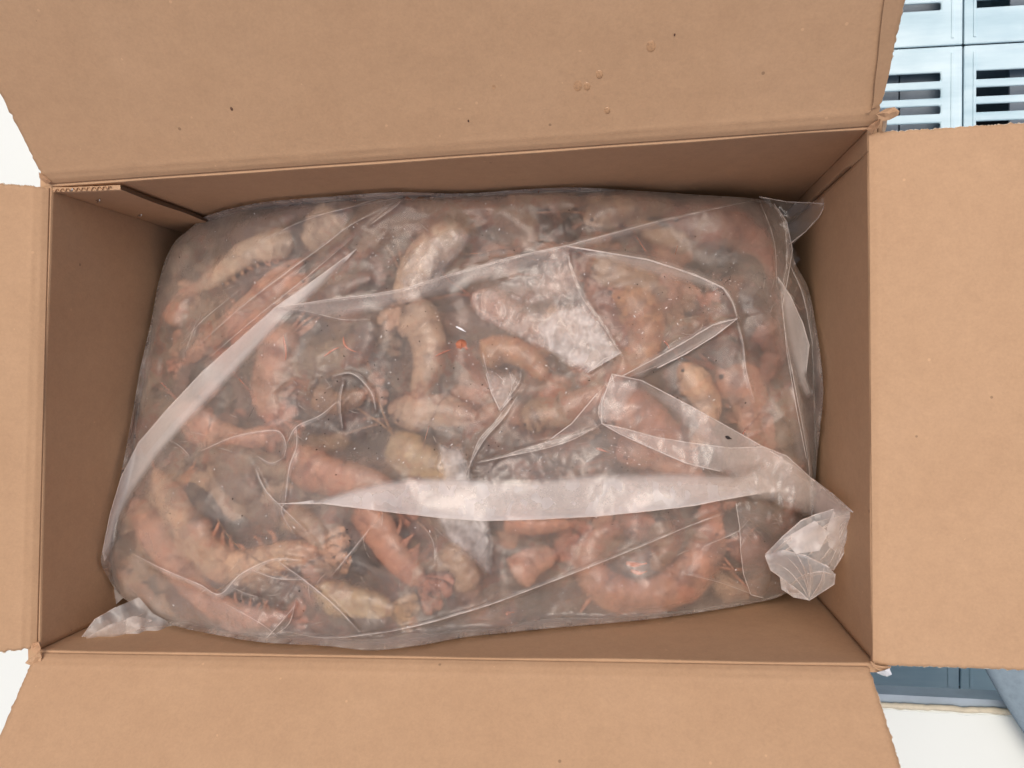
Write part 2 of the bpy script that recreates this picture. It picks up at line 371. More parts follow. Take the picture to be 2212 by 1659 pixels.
# walls (back, right, front, left)
def slit(s, t):      # a pressed slit runs down beside the back right corner
    Lw = np.linalg.norm(BR-TR); x = s*Lw; return abs(x-.0115) < .0013 and .0175 < t < .95 and False
wall(TL, TR, -.0048, -.0052, .0, seed=1.)
RWS = .0105
hR, outR = hinge_frame(TR, BR)
wall(TR+hR*(RWS+.0001), BR, 0, .0019, .0006, seed=2.)       # right wall main panel
# narrow pressed strip of the right wall beside the corner; the slit opens below its top
Lw = RWS
def strip_fn(s, t):
    z = -.0022-(DEPTH-.0022)*t**1.15
    gap = .0014*min(1, max(0, (-z-.030)/.006))
    x = (Lw-gap)*s
    return TR+hR*x+np.array([0, 0, z])-outR*(.0010*s*min(1, max(0, (-z-.02)/.02)))
o = slab('wall', strip_fn, 8, 60, -outR, M_kraft, M_white_liner, M_kraft)
for P_, dd_, oo_ in ((TR, hR, outR), (TR+hR*RWS, hR, outR), (BR, hR, outR), (TL, hR, -outR), (BL, hR, -outR)):
    m2 = MB(); a_ = P_-dd_*.006+oo_*.0049; b_ = P_+dd_*.0055+oo_*.0049; c_ = oo_*.0025; zz_ = [0, 0, -DEPTH+.001]; t_ = [0, 0, -.003]
    q_ = [a_+t_, b_+t_, b_+c_+t_, a_+c_+t_, a_+zz_, b_+zz_, b_+c_+zz_, a_+c_+zz_]
    m2.add(q_, [(0, 1, 2, 3), (7, 6, 5, 4), (0, 4, 5, 1), (1, 5, 6, 2), (2, 6, 7, 3), (3, 7, 4, 0)]); put(m2.build('corner_fold', M_kraft))
wall(BL, BR, -.0048, -.0052, .001, seed=3.)
wall(TL, BL, 0, .0006, .002, seed=4.)
# bottom panel
bmn = MB(); zb = -DEPTH
bmn.add([TL+[0, 0, zb], TR+[0, 0, zb], BR+[0, 0, zb], BL+[0, 0, zb]], [(0, 3, 2, 1)])
bmn.add([TL+[0, 0, zb-.004], TR+[0, 0, zb-.004], BR+[0, 0, zb-.004], BL+[0, 0, zb-.004]], [(0, 1, 2, 3)])
put(bmn.build('bottom_panel', M_kraft))
# flaps
flap(TL, TR, 40, [(78, 352), (0, 195)], [(1900, 240), (1955, 0)], .15, 11., .002, .0)
flap(BL, BR, 40, [(62, 1445), (0, 1590)], [(1896, 1500), (1945, 1659)], .14, 23., -.001, .0)
flap(TR, BR, 3, [(1895, 286), (2212, 266)], [(1905, 1437), (2212, 1446)], .11, 37., .0015, 0)
flap(TL, BL, 26, [(92, 404), (0, 397)], [(74, 1400), (0, 1408)], .10, 51., .0, 0)

# glue tab stapled on the back wall at the left corner
hB, outB = hinge_frame(TL, TR); fr = -outB
def wp(u, v, off): return on_plane(u, v, TL+fr*off, fr)
OFF = .0040
tab_top = [wp(112, 398, OFF), wp(150, 391, OFF), wp(208, 391, OFF), wp(232, 401, OFF), wp(415, 476, OFF), wp(520, 520, OFF)]
tab_bot = [wp(112, 408, OFF*.6), wp(200, 440, OFF*.5), wp(300, 472, OFF*.4), wp(380, 498, OFF*.4), wp(470, 528, OFF*.4), wp(560, 560, OFF*.4)]
hT = lambda p: (p-TL)@hB
# in wall coordinates the tab is a tall strip 2.4 cm wide from the rim down
TABW = max(hT(tab_top[2]), .02)
def tab_fn(s, t):
    z = -.0028-(DEPTH-.03)*t
    x = TABW*s
    drop = .0016*max(0, (s-.72)/.28)**1.5
    return TL+hB*(x+.0002)+fr*(OFF-.0012*(1-s)**2+.0005*noise.noise(Vector((x*60, z*40, 5))))+np.array([0, 0, z-drop*(1-t)+edge_jag(x*2, 70, .0005)*(1-t)])
tabo = slab('glue_tab', tab_fn, 24, 60, fr, M_kraft, M_kraft, M_cut, th=.0024)
# fluting showing in the tab's cut top edge and in the torn corners
def flute(p0, p1, n_dir, th, waves, seed, z_ext=.0012, mat=M_cut, name='fluting'):
    m = 14*waves//2; vs = []; fs = []
    for i in range(m+1):
        s = i/m; p = p0+(p1-p0)*s; o_ = n_dir*th*.42*math.sin(2*math.pi*waves*s)+[0, 0, .0004*noise.noise(Vector((s*30, seed, 1)))]
        vs += [p+o_+[0, 0, z_ext*.5], p+o_-[0, 0, z_ext*.5], p+o_+n_dir*.00035-[0, 0, z_ext*.5], p+o_+n_dir*.00035+[0, 0, z_ext*.5]]
    for i in range(m):
        a = 4*i; b = a+4
        fs += [(a, b, b+1, a+1), (a+1, b+1, b+2, a+2), (a+2, b+2, b+3, a+3), (a+3, b+3, b, a)]
    return mesh_obj(name, vs, fs, mat)
fo = flute(TL+hB*.001+fr*(OFF-.0016)+[0, 0, -.0022], TL+hB*(TABW*.9)+fr*(OFF-.0012)+[0, 0, -.0024], fr, .0022, 11, 3., mat=M_kraft)
fo.parent = tabo; fo.matrix_parent_inverse = Matrix.Identity(4)
for k, (u, v) in enumerate(((154, 411), (213, 434), (303, 466))):
    c = wp(u, v, OFF+.0004); mb = MB()
    a = np.array([.0, 0, .0016])+hB*.0022; a = a*.8
    mb.tube([c-a-fr*.0006, c-a*.85+fr*.0002, c-a*.3+fr*.0005, c+a*.4+fr*.0004, c+a-fr*.0005], .0004, 6)
    s_ = mb.build('staple', M_steel, None, True); s_.parent = tabo; s_.matrix_parent_inverse = Matrix.Identity(4)

# torn corner pieces: crumpled paper shreds left where flaps were ripped apart
def shred(P, mat, name='torn_paper', seed=0, amp=.0008, th=.0004):
    """P: closed outline of world points; fan with crumple"""
    P = [np.array(p, float) for p in P]; c = sum(P)/len(P); vs = [c+[0, 0, .0006]]; n = len(P)
    for q in (.5, 1.):
        for i, p in enumerate(P):
            vs.append(c+(p-c)*q+np.array([0, 0, amp*noise.noise(Vector((i*2.3, q*3, seed)))*2]))
    fs = [(0, 1+i, 1+(i+1) % n) for i in range(n)]+[(1+i, 1+n+i, 1+n+(i+1) % n, 1+(i+1) % n) for i in range(n)]
    o = mesh_obj(name, vs, fs, mat); md = o.modifiers.new('solid', 'SOLIDIFY'); md.thickness = th
    return put(o)
Z = .004
shred([at(u, v, z) for u, v, z in ((1872, 278, .001), (1880, 270, .003), (1893, 262, .006), (1903, 256, .009), (1900, 268, .006), (1890, 279, .003), (1884, 288, .001))], M_kraft_flute, seed=1)
shred([at(u, v, z) for u, v, z in ((1893, 246, .010), (1915, 234, .013), (1933, 230, .014), (1943, 240, .013), (1938, 250, .011), (1922, 258, .010), (1905, 262, .009))], M_kraft, seed=2, amp=.0016)
shred([at(u, v, z) for u, v, z in ((1906, 262, .004), (1916, 258, .004), (1914, 272, .001), (1911, 284, -.001), (1904, 284, -.001))], M_edge, seed=3, amp=.0012)
shred([at(u, v, z) for u, v, z in ((1881, 1428, .001), (1890, 1436, .002), (1910, 1440, .003), (1925, 1440, .001), (1912, 1452, .0), (1897, 1447, .001), (1886, 1440, .001))], M_kraft, seed=4)
shred([at(u, v, z) for u, v, z in ((1894, 1452, .0), (1910, 1446, .002), (1921, 1444, .002), (1926, 1456, .001), (1916, 1460, -.001), (1906, 1457, -.002))], M_white_liner, seed=5, amp=.0012)
shred([at(u, v, z) for u, v, z in ((55, 1432, .004), (66, 1421, .004), (84, 1410, .003), (90, 1420, .003), (86, 1438, .003), (68, 1438, .005))], M_kraft, seed=6, amp=.0014)
shred([at(u, v, z) for u, v, z in ((70, 1390, .002), (84, 1386, .002), (88, 1402, .002), (80, 1412, .003), (66, 1404, .003))], M_kraft_flute, seed=7)
shred([at(u, v, z) for u, v, z in ((84, 372, .006), (100, 382, .003), (110, 392, .001), (100, 396, .001), (86, 384, .004))], M_kraft_flute, seed=8)

tA = math.radians(40); dB = outB*math.cos(tA)+np.array([0, 0, 1.])*math.sin(tA); nB = np.cross(hB, dB); nB = nB if nB[2] > 0 else -nB
st_p = [(1955+8, -20), (1948, 40), (1938, 110), (1925, 180), (1912, 222), (1888, 236), (1880, 240)]; st_q = [(1912, -20), (1903, 40), (1896, 110), (1888, 180), (1884, 215), (1880, 236), (1878, 241)]
vs2 = []
for a_, b_ in zip(catmull(st_q, 30), catmull(st_p, 30)):
    pa, pb = on_plane(a_[0], a_[1], TL, nB), on_plane(b_[0]-12, b_[1], TL, nB)
    for q in range(5): vs2.append(pa+(pb-pa)*(q/4)+nB*(.0015+.0002*(1-abs(q-2)/2))+hB*.0004*noise.noise(Vector((pa[1]*90, q*3, 2))))
fs2 = [(5*i+j, 5*i+j+1, 5*i+j+6, 5*i+j+5) for i in range(29) for j in range(4)]
put(mesh_obj('worn_strip', vs2, fs2, M_strip, None, True))
def dome(c, r, n, hgt, name, mat, lab, grp, cat, sx=1.):
    mb = MB(); a = hB; b = np.cross(n, a); vs = []; R_, S_ = 4, 12
    for i in range(R_):
        q = i/R_*math.pi/2; rr = r*math.cos(q)
        for k in range(S_):
            t = 2*math.pi*k/S_; vs.append(c+a*rr*math.cos(t)*sx+b*rr*math.sin(t)+n*hgt*math.sin(q))
    vs.append(c+n*hgt); fs = [(i*S_+k, i*S_+(k+1) % S_, (i+1)*S_+(k+1) % S_, (i+1)*S_+k) for i in range(R_-1) for k in range(S_)]
    fs += [((R_-1)*S_+k, (R_-1)*S_+(k+1) % S_, R_*S_) for k in range(S_)]
    mb.add(vs, fs); o = mb.build(name, mat, None, True); tag(o, lab, cat, grp); return o
for (u, v, r, lab) in ((1068, 186, 7, 'faint water drop at the left end of the row on the back flap'), (1145, 186, 6, 'small water drop on the back flap, second of the row from the left'),
                  (1162, 178, 5, 'tiny round water drop between two larger ones on the back flap'), (1247, 184, 9, 'largest brown-rimmed water drop in the middle of the back flap'), (1268, 186, 6, 'oval water drop just right of the largest drop on the back flap'),
                  (1295, 160, 6, 'bright glinting water drop at the right end of the row on the back flap'), (1406, 99, 8, 'water drop standing high and alone on the right of the back flap'), (1312, 238, 5, 'lowest water drop on the back flap above the score')):
    c = on_plane(u, v, TL, nB)+nB*.0009
    dome(c-nB*.00048, r*.00034, nB, .00034, 'water_drop', M_drop, lab, 'water drops on the back flap', 'drop', .8)
# dirt specks on the flaps
for (u, v, r, lab) in ((501, 234, 5, 'dark oval speck on the left half of the back flap'), (1457, 74, 3, 'tiny black speck near the top right of the back flap'), (1012, 260, 3, 'tiny brown speck at the middle of the back flap near the score')):
    dome(on_plane(u, v, TL, nB)+nB*.0006, r*.0002, nB, .0002, 'dirt_speck', M_speck, lab, 'dirt specks on the flaps', 'speck', .7)

# ================================================================== SURROUNDINGS
ZT = -DEPTH-.0045
def quad_slab(mb, pts, z, th):
    vs = [(p[0], p[1], z) for p in pts]+[(p[0], p[1], z-th) for p in pts]; n = len(pts)
    mb.add(vs, [tuple(range(n))[::-1], tuple(range(n, 2*n))]+[(i, (i+1) % n, (i+1) % n+n, i+n) for i in range(n)])
pL = at(1890, 1524, ZT); pR = at(2212, 1541, ZT)
sl = (pR[1]-pL[1])/(pR[0]-pL[0])
xr = 1.2; xm = pL[0]-.03
tbl = [(-1.6, -1.2), (xr, -1.2), (xr, pL[1]+sl*(xr-pL[0])), (xm, pL[1]+sl*(xm-pL[0])), (xm, 1.0), (-1.6, 1.0)]
mt = MB(); quad_slab(mt, tbl, ZT, .03)
table = empty('work_table', (-.4, -.6, -1.0)); tag(table, 'off-white work table under the carton with a cracked sealant edge', 'table')
o = mt.build('table_top', M_table); o.parent = table; o.matrix_parent_inverse = Matrix.Translation(table.location).inverted()
def tchild(o): o.parent = table; o.matrix_parent_inverse = Matrix.Translation(table.location).inverted(); return o
# sealant bead and blue-grey ledge along the far edge of the table
mb = MB(); pts = []; rs = []
for i in range(160):
    x = xm+(xr-xm)*i/159*.5; j = .0010*noise.noise(Vector((x*60, 0, 0)))+.0007*noise.noise(Vector((x*210, 2, 0)))
    pts.append((x, pL[1]+sl*(x-pL[0])+.0005+j, ZT-.0004)); rs.append(.0024+.0010*noise.noise(Vector((x*130, 5, 0))))
mb.tube(pts, rs, 7); tchild(mb.build('sealant_bead', M_sealant, None, True))
mb = MB(); pts = []; rs = []
for i in range(160):
    x = xm+(xr-xm)*i/159*.5; j = .0009*noise.noise(Vector((x*80, 7, 0)))
    pts.append((x, pL[1]+sl*(x-pL[0])-.0028+j, ZT)); rs.append(max(.0002, .0007+.0014*noise.noise(Vector((x*90, 9, 0)))))
mb.tube(pts, rs, 6); tchild(mb.build('sealant_smear', M_table, None, True))
mb = MB(); e0 = pL[1]+sl*(xm-pL[0]); e1 = pL[1]+sl*(xr-pL[0])
quad_slab(mb, [(xm, e0+.0012), (xr, e1+.0012), (xr, e1+.0080), (xm, e0+.0080)], ZT-.003, .02)
tchild(mb.build('ledge', M_ledge))
mb = MB()
for x, y in ((-1.4, -1.1), (1.0, -1.1), (-1.4, .9), (xm-.06, .9)): mb2 = MB(); mb2.box((x, y, (ZT-.03-1.0)/2), (.05, .05, 1.0+ZT-.03)); tchild(mb2.build('leg', M_steel))
fl = MB(); fl.add([(-6, -6, -1.0), (6, -6, -1.0), (6, 6, -1.0), (-6, 6, -1.0)], [(0, 1, 2, 3)]); tag(fl.build('floor', M_floor), kind='structure')

# blue crates lying on their sides behind the table, slotted walls up
ZC = -.62
def crate(name_label, x0, x1, y0, y1, slots, ang=0., lab=''):
    """top face with real through slots; hollow box below. slots: (xa,xb,ya,yb) relative"""
    cx, cy = (x0+x1)/2, (y0+y1)/2; root = empty('plastic_crate', (cx, cy, ZC-.3)); tag(root, lab, 'crate', 'light blue plastic crates stacked beside the table')
    xs = sorted(set([x0, x1]+[s[0] for s in slots]+[s[1] for s in slots])); ys = sorted(set([y0, y1]+[s[2] for s in slots]+[s[3] for s in slots]))
    mb = MB(); T = .004
    def inside(x, y): return any(a < x < b and c < y < d for a, b, c, d in slots)
    vid = {}
    def V_(x, y, z):
        k = (round(x, 6), round(y, 6), z)
        if k not in vid: vid[k] = len(mb.v); mb.v.append((x-cx, y-cy, z-(ZC-.3)))
        return vid[k]
    sol = {}
    for i in range(len(xs)-1):
        for j in range(len(ys)-1): sol[i, j] = not inside((xs[i]+xs[i+1])/2, (ys[j]+ys[j+1])/2)
    for (i, j), s in sol.items():
        if not s: continue
        a, b, c, d = xs[i], xs[i+1], ys[j], ys[j+1]
        mb.f.append((V_(a, c, ZC), V_(b, c, ZC), V_(b, d, ZC), V_(a, d, ZC)))
        mb.f.append((V_(a, c, ZC-T), V_(a, d, ZC-T), V_(b, d, ZC-T), V_(b, c, ZC-T)))
        for (ni, nj, p, q) in ((i-1, j, (a, d), (a, c)), (i+1, j, (b, c), (b, d)), (i, j-1, (a, c), (b, c)), (i, j+1, (b, d), (a, d))):
            if not sol.get((ni, nj), False):
                mb.f.append((V_(*p, ZC), V_(*p, ZC-T), V_(*q, ZC-T), V_(*q, ZC)))
    face = mb.build('slotted_side', M_crate, root)
    bv = face.modifiers.new('bevel', 'BEVEL'); bv.width = .0016; bv.segments = 2; bv.limit_method = 'ANGLE'
    b2 = MB(); D = .26
    for (cc, ss) in (((x0+.003, cy, ZC-D/2-.0045), (.004, y1-y0-.012, D)), ((x1-.003, cy, ZC-D/2-.0045), (.004, y1-y0-.012, D)),
                     ((cx, y0+.10, ZC-D/2-.0045), (x1-x0-.010, .004, D)), ((cx, y1-.003, ZC-D/2-.0045), (x1-x0-.002, .004, D))):
        b2.box((cc[0]-cx, cc[1]-cy, cc[2]-(ZC-.3)), ss)
    b2.build('crate_body', M_crate, root)
    k_ = 0; xx_ = x0+.012
    while xx_ < x1-.03:
        ww_ = .05+.05*((k_*37 % 10)/10); ww_ = min(ww_, x1-.012-xx_); b4 = MB(); b4.box((xx_+ww_/2-cx, 0, .3-.030-.0**((k_*53 % 7)/7)), (ww_-.002, (y1-y0)-.02, .004)); b4.build('inner_panel', M_crin, root); xx_ += ww_; k_ += 1
    # moulded frame lines: shallow raised strips as in the photo
    b3 = MB()
    for xx in ((x1-.0115) if x1 < x_s+.01 else (x0+.0115), ):
        b3.box((xx-cx, 0, .3+.0006), (.0035, (y1-y0)*.96, .0012))
    o3 = b3.build('rib', M_crate, root); bb = o3.modifiers.new('bevel', 'BEVEL'); bb.width = .0009; bb.segments = 2
    root.rotation_euler.z = math.radians(ang)
    return root
pc = lambda u, v: at(u, v, ZC)
seam = pc(2078, 100)[:2]; seamB = pc(2078, 1500)[:2]
w1 = .5
x_s = pc(2078, 700)[0]
ytop = pc(2078, 97)[1]; ybot = pc(2078, 1497)[1]; ymid = (ytop+ybot)/2
GAP = .0016
def slots_for(x0, x1, ylist, side):
    out = []
    for (ya, yb) in ylist:
        if side == 'L': xa, xb = x1-(pc(2078, 200)[0]-pc(2031, 200)[0]), None; out.append((x0+.03, xa, yb, ya))
        else: xa = x0+(pc(2100, 200)[0]-pc(2078, 200)[0]); out.append((xa, x1-.03, yb, ya))
    return out
def ylist(v0s): return [(pc(2078, a)[1], pc(2078, b)[1]) for a, b in v0s]
rowB = ylist([(154, 172), (190, 209), (226, 243), (263, 280), (300, 317), (337, 354), (374, 391)])
rowA = [(ytop+(a-ytop)+ (ytop-pc(2078, 480)[1])*0+0, b) for a, b in ylist([(2, 18), (-34, -16), (-70, -52), (-106, -88), (-142, -124)])]
rowC = [(a-(ymid-ymid), b) for a, b in ylist([(900, 918), (937, 955), (974, 992), (1010, 1028), (1047, 1065), (1200, 1218)])]
hi = ytop+(ytop-ymid)
for side, xa, xb in (('L', x_s-w1, x_s-GAP/2), ('R', x_s+GAP/2, x_s+w1)):
    n = 'left' if side == 'L' else 'right'
    crate('', xa, xb, ytop+GAP/2, hi, slots_for(xa, xb, rowA, side), lab='light blue slotted crate at the top edge of the photo, %s of the seam' % n)
    crate('', xa, xb, ymid+GAP/2, ytop-GAP/2, slots_for(xa, xb, rowB, side), lab='light blue crate with four slots in view above the right flap, %s of the seam' % n)
    crate('', xa, xb, ybot, ymid-GAP/2, slots_for(xa, xb, rowC, side), lab='grey-blue crate end seen below the right flap, %s of the seam' % n)

# blue-grey cloth entering at the lower right corner
cv = []; cf = []; nu_, nv_ = 40, 60
E0 = at(2106, 1398, -.235); E1 = at(2247, 1626, -.235)
ed = (E1-E0); ed /= np.linalg.norm(ed); sd_ = np.array([-ed[1], ed[0], 0]); sd_ = sd_ if sd_[0] > 0 else -sd_
mb = MB(); vs = []
for j in range(nv_+1):
    for i in range(nu_+1):
        a = math.pi*i/nu_; s = -.10+.42*j/nv_
        R_ = .075+.004*noise.noise(Vector((s*9, i*.1, 0)))
        c = E0+ed*s+sd_*.075; p = c-sd_*R_*math.cos(a)+np.array([0, 0, 1])*(R_*.3*math.sin(a))
        p = p+np.array([0, 0, .0025])*noise.noise(Vector((s*20+i*.15, i*.2, 4)))
        vs.append(p)
fs = [(j*(nu_+1)+i, j*(nu_+1)+i+1, (j+1)*(nu_+1)+i+1, (j+1)*(nu_+1)+i) for j in range(nv_) for i in range(nu_)]
mb.add(vs, fs); o = mb.build('cloth', M_cloth, None, True); tag(o, 'blue-grey cloth edge over the table at the lower right corner', 'cloth')
md = o.modifiers.new('solid', 'SOLIDIFY'); md.thickness = .0012

# ================================================================== THE BAG: height of its top surface
CTRL = [  # (u, v, z)
 (415, 490, -.092), (360, 560, -.090), (305, 800, -.084), (270, 1000, -.070), (225, 1210, -.050), (270, 1300, -.045), (380, 1360, -.034), (570, 1395, -.013), (800, 1410, -.008),
 (1000, 1385, -.026), (1250, 1355, -.050), (1440, 1335, -.070), (1650, 1300, -.085), (1740, 1250, -.088), (1760, 1050, -.094), (1770, 850, -.098), (1765, 700, -.100), (1740, 550, -.105), (1680, 450, -.105),
 (1500, 420, -.092), (1250, 405, -.072), (1000, 418, -.068), (720, 425, -.060), (560, 440, -.066),
 (600, 660, -.066), (800, 640, -.062), (1100, 560, -.066), (1225, 532, -.062), (1400, 650, -.064), (1590, 690, -.070), (900, 850, -.056), (1300, 900, -.055), (1100, 1100, -.042), (650, 1330, -.020), (900, 1330, -.020), (1500, 1000, -.062),
 (1400, 1200, -.058), (800, 1200, -.034), (500, 1100, -.046), (400, 900, -.066), (560, 530, -.068), (1000, 480, -.066), (1500, 520, -.080), (1650, 900, -.080), (1600, 1150, -.072)]
CT = np.array(CTRL, float)
WALLS = []
for A_, B_ in ((TL, TR), (TR, BR), (BR, BL), (BL, TL)):
    h_, o_ = hinge_frame(A_, B_); WALLS.append((A_-o_*.0022, o_))
def zwall(U, V):                                   # lowest z that still lies inside the carton along each sight line
    U = np.asarray(U, float); V = np.asarray(V, float)
    D = np.stack([U/K-512, 384-V/K, np.full_like(U, -F_PX)], -1) @ ROT.T
    z = np.full(U.shape, -1.0)
    for p0, n in WALLS:
        dn = D @ n; t = ((p0-CAMP) @ n)/np.where(np.abs(dn) < 1e-6, 1e-6, dn)
        zz = CAM_H+D[..., 2]*t
        z = np.where((dn > 0) & (t > 0), np.maximum(z, zz), z)
    return z
def zf(U, V):
    U = np.asarray(U, float); V = np.asarray(V, float)
    d = (U[..., None]-CT[:, 0])**2+(V[..., None]-CT[:, 1])**2+1500.
    w_ = 1/d**1.6
    return np.maximum((w_*CT[:, 2]).sum(-1)/w_.sum(-1), zwall(U, V)+.003)
PXM = lambda z: (CAM_H-z)/F_PX/K                   # metres per photo-view pixel at height z

# ------------------------------------------------------------------ prawns
PAL = {  # base, belly/second, accent(band)
 'cream':  (lin(226, 196, 158), lin(208, 148, 110), lin(196, 120, 78)),
 'pink':   (lin(200, 142, 116), lin(210, 170, 142), lin(178, 98, 74)),
 'salmon': (lin(196, 124, 90), lin(206, 158, 126), lin(172, 84, 56)),
 'beige':  (lin(170, 142, 112), lin(184, 152, 122), lin(146, 96, 68)),
 'pale':   (lin(204, 178, 150), lin(208, 176, 148), lin(164, 116, 88)),
 'white':  (lin(236, 220, 198), lin(210, 184, 150), lin(196, 130, 84)),
 'brown':  (lin(126, 94, 70), lin(156, 122, 94), lin(150, 84, 54)),
 'orange': (lin(190, 126, 70), lin(222, 184, 140), lin(170, 82, 44)),
 'red':    (lin(124, 68, 54), lin(150, 92, 74), lin(128, 52, 42)),
 'olive':  (lin(126, 114, 92), lin(148, 132, 108), lin(110, 80, 60)),
 'slate':  (lin(62, 60, 66), lin(88, 84, 84), lin(70, 48, 46)),
 'plum':   (lin(76, 48, 50), lin(104, 72, 68), lin(86, 42, 40)),
 'yellow': (lin(200, 176, 124), lin(190, 160, 112), lin(164, 118, 72)),
}
PAL = {k: tuple(tuple(np.array(c)*.74+np.array(lin(166, 142, 126))*.36) for c in v) for k, v in PAL.items()}
def smooth(a, b, x): t = min(1, max(0, (x-a)/(b-a))); return t*t*(3-2*t)
TOPS = []                                          # (U pts, V pts, r px, z centre, r m) for draping
def prawn(pts, rpx, pal, label=None, head=True, tail=True, legs=1, sink=.0015, dark=0., collect=None, seed=None, ant=True):
    """pts: body centre line head -> tail as seen; builds a real curved prawn lying just under the film"""
    seed = seed if seed is not None else random.random()*100
    sink += .0010
    rpx = rpx*((1.38 if rpx < 38 else 1.14) if collect is None else 1.2)
    P = catmull(pts, 46 if collect is None else 30); U, V = P[:, 0], P[:, 1]
    Zt = zf(U, V); Zt = np.convolve(np.pad(Zt, 4, 'edge'), np.ones(9)/9, 'valid')
    rm = rpx*float(PXM(Zt.mean())); flat = .72
    Zc = Zt-rm*flat-sink
    W = at_grid(U, V, Zc)
    t = np.linspace(0, 1, len(U))
    prof = []
    for x in t:
        if x < .34 and head:                       # carapace with pointed rostrum
            r = .16+.90*math.sin(min(1, x/.27)*math.pi/2)**.8
            if x > .31: r *= 1.03
        else:
            q = (x-.34)/.66 if head else x
            if not head: q = .12+.88*q
            r = 1.0*(1-.48*max(0, q)**2)
            if not head: r *= min(1, .45+x*7)
            seg = (q*6) % 1; r *= (1.025-.05*seg)    # overlapping shell steps
            if q > .93 and tail: r *= .72
            if not tail: r *= min(1, .5+(1-x)*6)
        prof.append(r)
    TOPS.append((U, V, rpx*np.array(prof), Zc, rm*flat*np.array(prof)))
    base, bel, acc = [np.array(c) for c in PAL[pal]]
    m = len(U); n = 18 if collect is None else 12; vs = []; cols = []
    T = np.gradient(W, axis=0); T /= np.linalg.norm(T, axis=1)[:, None]
    # which side is the belly: inside of the curve
    turn = np.cross(T[2], T[-3])[2]; sgn = 1 if turn > 0 else -1
    for i in range(m):
        a = np.cross([0, 0, 1.], T[i]); a /= np.linalg.norm(a); a = a*sgn; up = np.cross(T[i], a); up = up if up[2] > 0 else -up
        for k in range(n):
            q = 2*math.pi*k/n; ca, sa = math.cos(q), math.sin(q)
            rr = rm*prof[i]
            w_ = 1-.10*max(0, ca)*(1 if t[i] > .34 else 0)
            p = W[i]+a*ca*rr*w_+up*sa*rr*flat
            p = p+up*.0006*noise.noise(Vector((i*.3, k*.5, seed)))
            vs.append(p)
            x = t[i]; f = noise.noise(Vector((x*5, q*.6, seed)))*.5+.5; g = noise.noise(Vector((x*11+7, q*.9, seed+5)))*.5+.5
            c = base*(1-f*.5)+bel*f*.5
            c = c*(1-.5*max(0, ca)**2)+bel*.5*max(0, ca)**2
            if head and x < .34:
                dk = smooth(.45, .75, g); c = c*(1-.55*dk)+np.array(lin(92, 66, 66))*.55*dk
                if x < .08: c = c*.6+acc*.4
                if x > .31: c = c*.65+acc*.35
            else:
                qq = ((x-.34)/.66 if head else x)*6 % 1
                bd = smooth(.70, .96, qq)*(.55+.45*g); c = c*(1-.40*bd)+acc*.36*bd
                if -ca > .75: c = c*.72+acc*.28          # coloured back line
            if tail and x > .92: c = c*.45+acc*.55
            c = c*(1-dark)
            cols.append(c)
    fs = [(i*n+k, i*n+(k+1) % n, (i+1)*n+(k+1) % n, (i+1)*n+k) for i in range(m-1) for k in range(n)]
    fs += [tuple(range(n))[::-1], tuple((m-1)*n+k for k in range(n))]
    extra = []                                     # (name, verts, faces, colour, kind)
    A_ = lambda i: (np.cross([0, 0, 1.], T[i])/np.linalg.norm(np.cross([0, 0, 1.], T[i])))*sgn
    rs = random.Random(int(seed*1000))
    if tail:
        mb = MB(); e = W[-1]; d = T[-1]; a = A_(-1)
        for j, ang in enumerate((-.62, -.3, 0, .3, .62)):
            L_ = rm*(1.9 if j != 2 else 1.4); dd = d*math.cos(ang)+a*math.sin(ang); ww = np.cross(dd, [0, 0, 1.])
            zz = .0004*(2-abs(j-2))
            st = [(0, .10), (.3, .24), (.7, .34), (.92, .26), (1, .08)]
            v2 = []; 
            for s_, wd in st:
                c0 = e-d*rm*.25+dd*L_*s_+np.array([0, 0, zz-.0008*s_]); v2 += [c0+ww*wd*L_*.75, c0+[0, 0, .0007], c0-ww*wd*L_*.75, c0-[0, 0, .0005]]
            f2 = [(4*i+k, 4*i+(k+1) % 4, 4*i+4+(k+1) % 4, 4*i+4+k) for i in range(4) for k in range(4)]+[(0, 3, 2, 1), (16, 17, 18, 19)]
            mb.add(v2, f2)
        extra.append(('tail_fan', mb, acc*.6+base*.4, None))
    if legs:
        mb = MB()
        for j in range(11 if head else 6):
            i = int((.12+.02*j if j < 5 and head else .40+.08*(j-5 if head else j))*m); i = min(i, m-3)
            a = A_(i); L_ = rm*(rs.uniform(1.3, 2.2) if (j < 5 and head) else rs.uniform(.6, 1.0))
            p0 = W[i]+a*rm*prof[i]*.8; dr = a+T[i]*rs.uniform(-.9, .5); dr /= np.linalg.norm(dr)
            p1 = p0+dr*L_*.5+[0, 0, rs.uniform(-.001, .002)]; dr2 = dr+T[i]*rs.uniform(-1., .3); dr2 /= np.linalg.norm(dr2); p2 = p1+dr2*L_*.5-[0, 0, .001]
            r0 = rm*(.085 if (j < 5 and head) else .13)
            mb.tube([p0, (p0+p1)/2, p1, (p1+p2)/2, p2], [r0, r0, r0*.9, r0*.7, r0*.3], 5)
        extra.append(('legs', mb, acc*.55+bel*.45, 'stuff'))
    if head and ant:
        mb = MB()
        for sg in (-1, 1):
            p = W[0].copy(); d = -T[0]; a = A_(0); line = [p]
            for q in range(9):
                d = d+a*sg*rs.uniform(-.12, .30); d /= np.linalg.norm(d); p = p+d*rm*.85; p = p+[0, 0, rs.uniform(-.0008, .0004)]; line.append(p)
            mb.tube(line, [rm*.06*(1-.07*q) for q in range(10)], 4)
        extra.append(('antennae', mb, acc, 'stuff'))
        mb = MB(); i = 4; mb2 = []
        c = W[i]+np.array([0, 0, rm*flat*prof[i]*.8]); a = A_(i); c = c+a*rm*.15
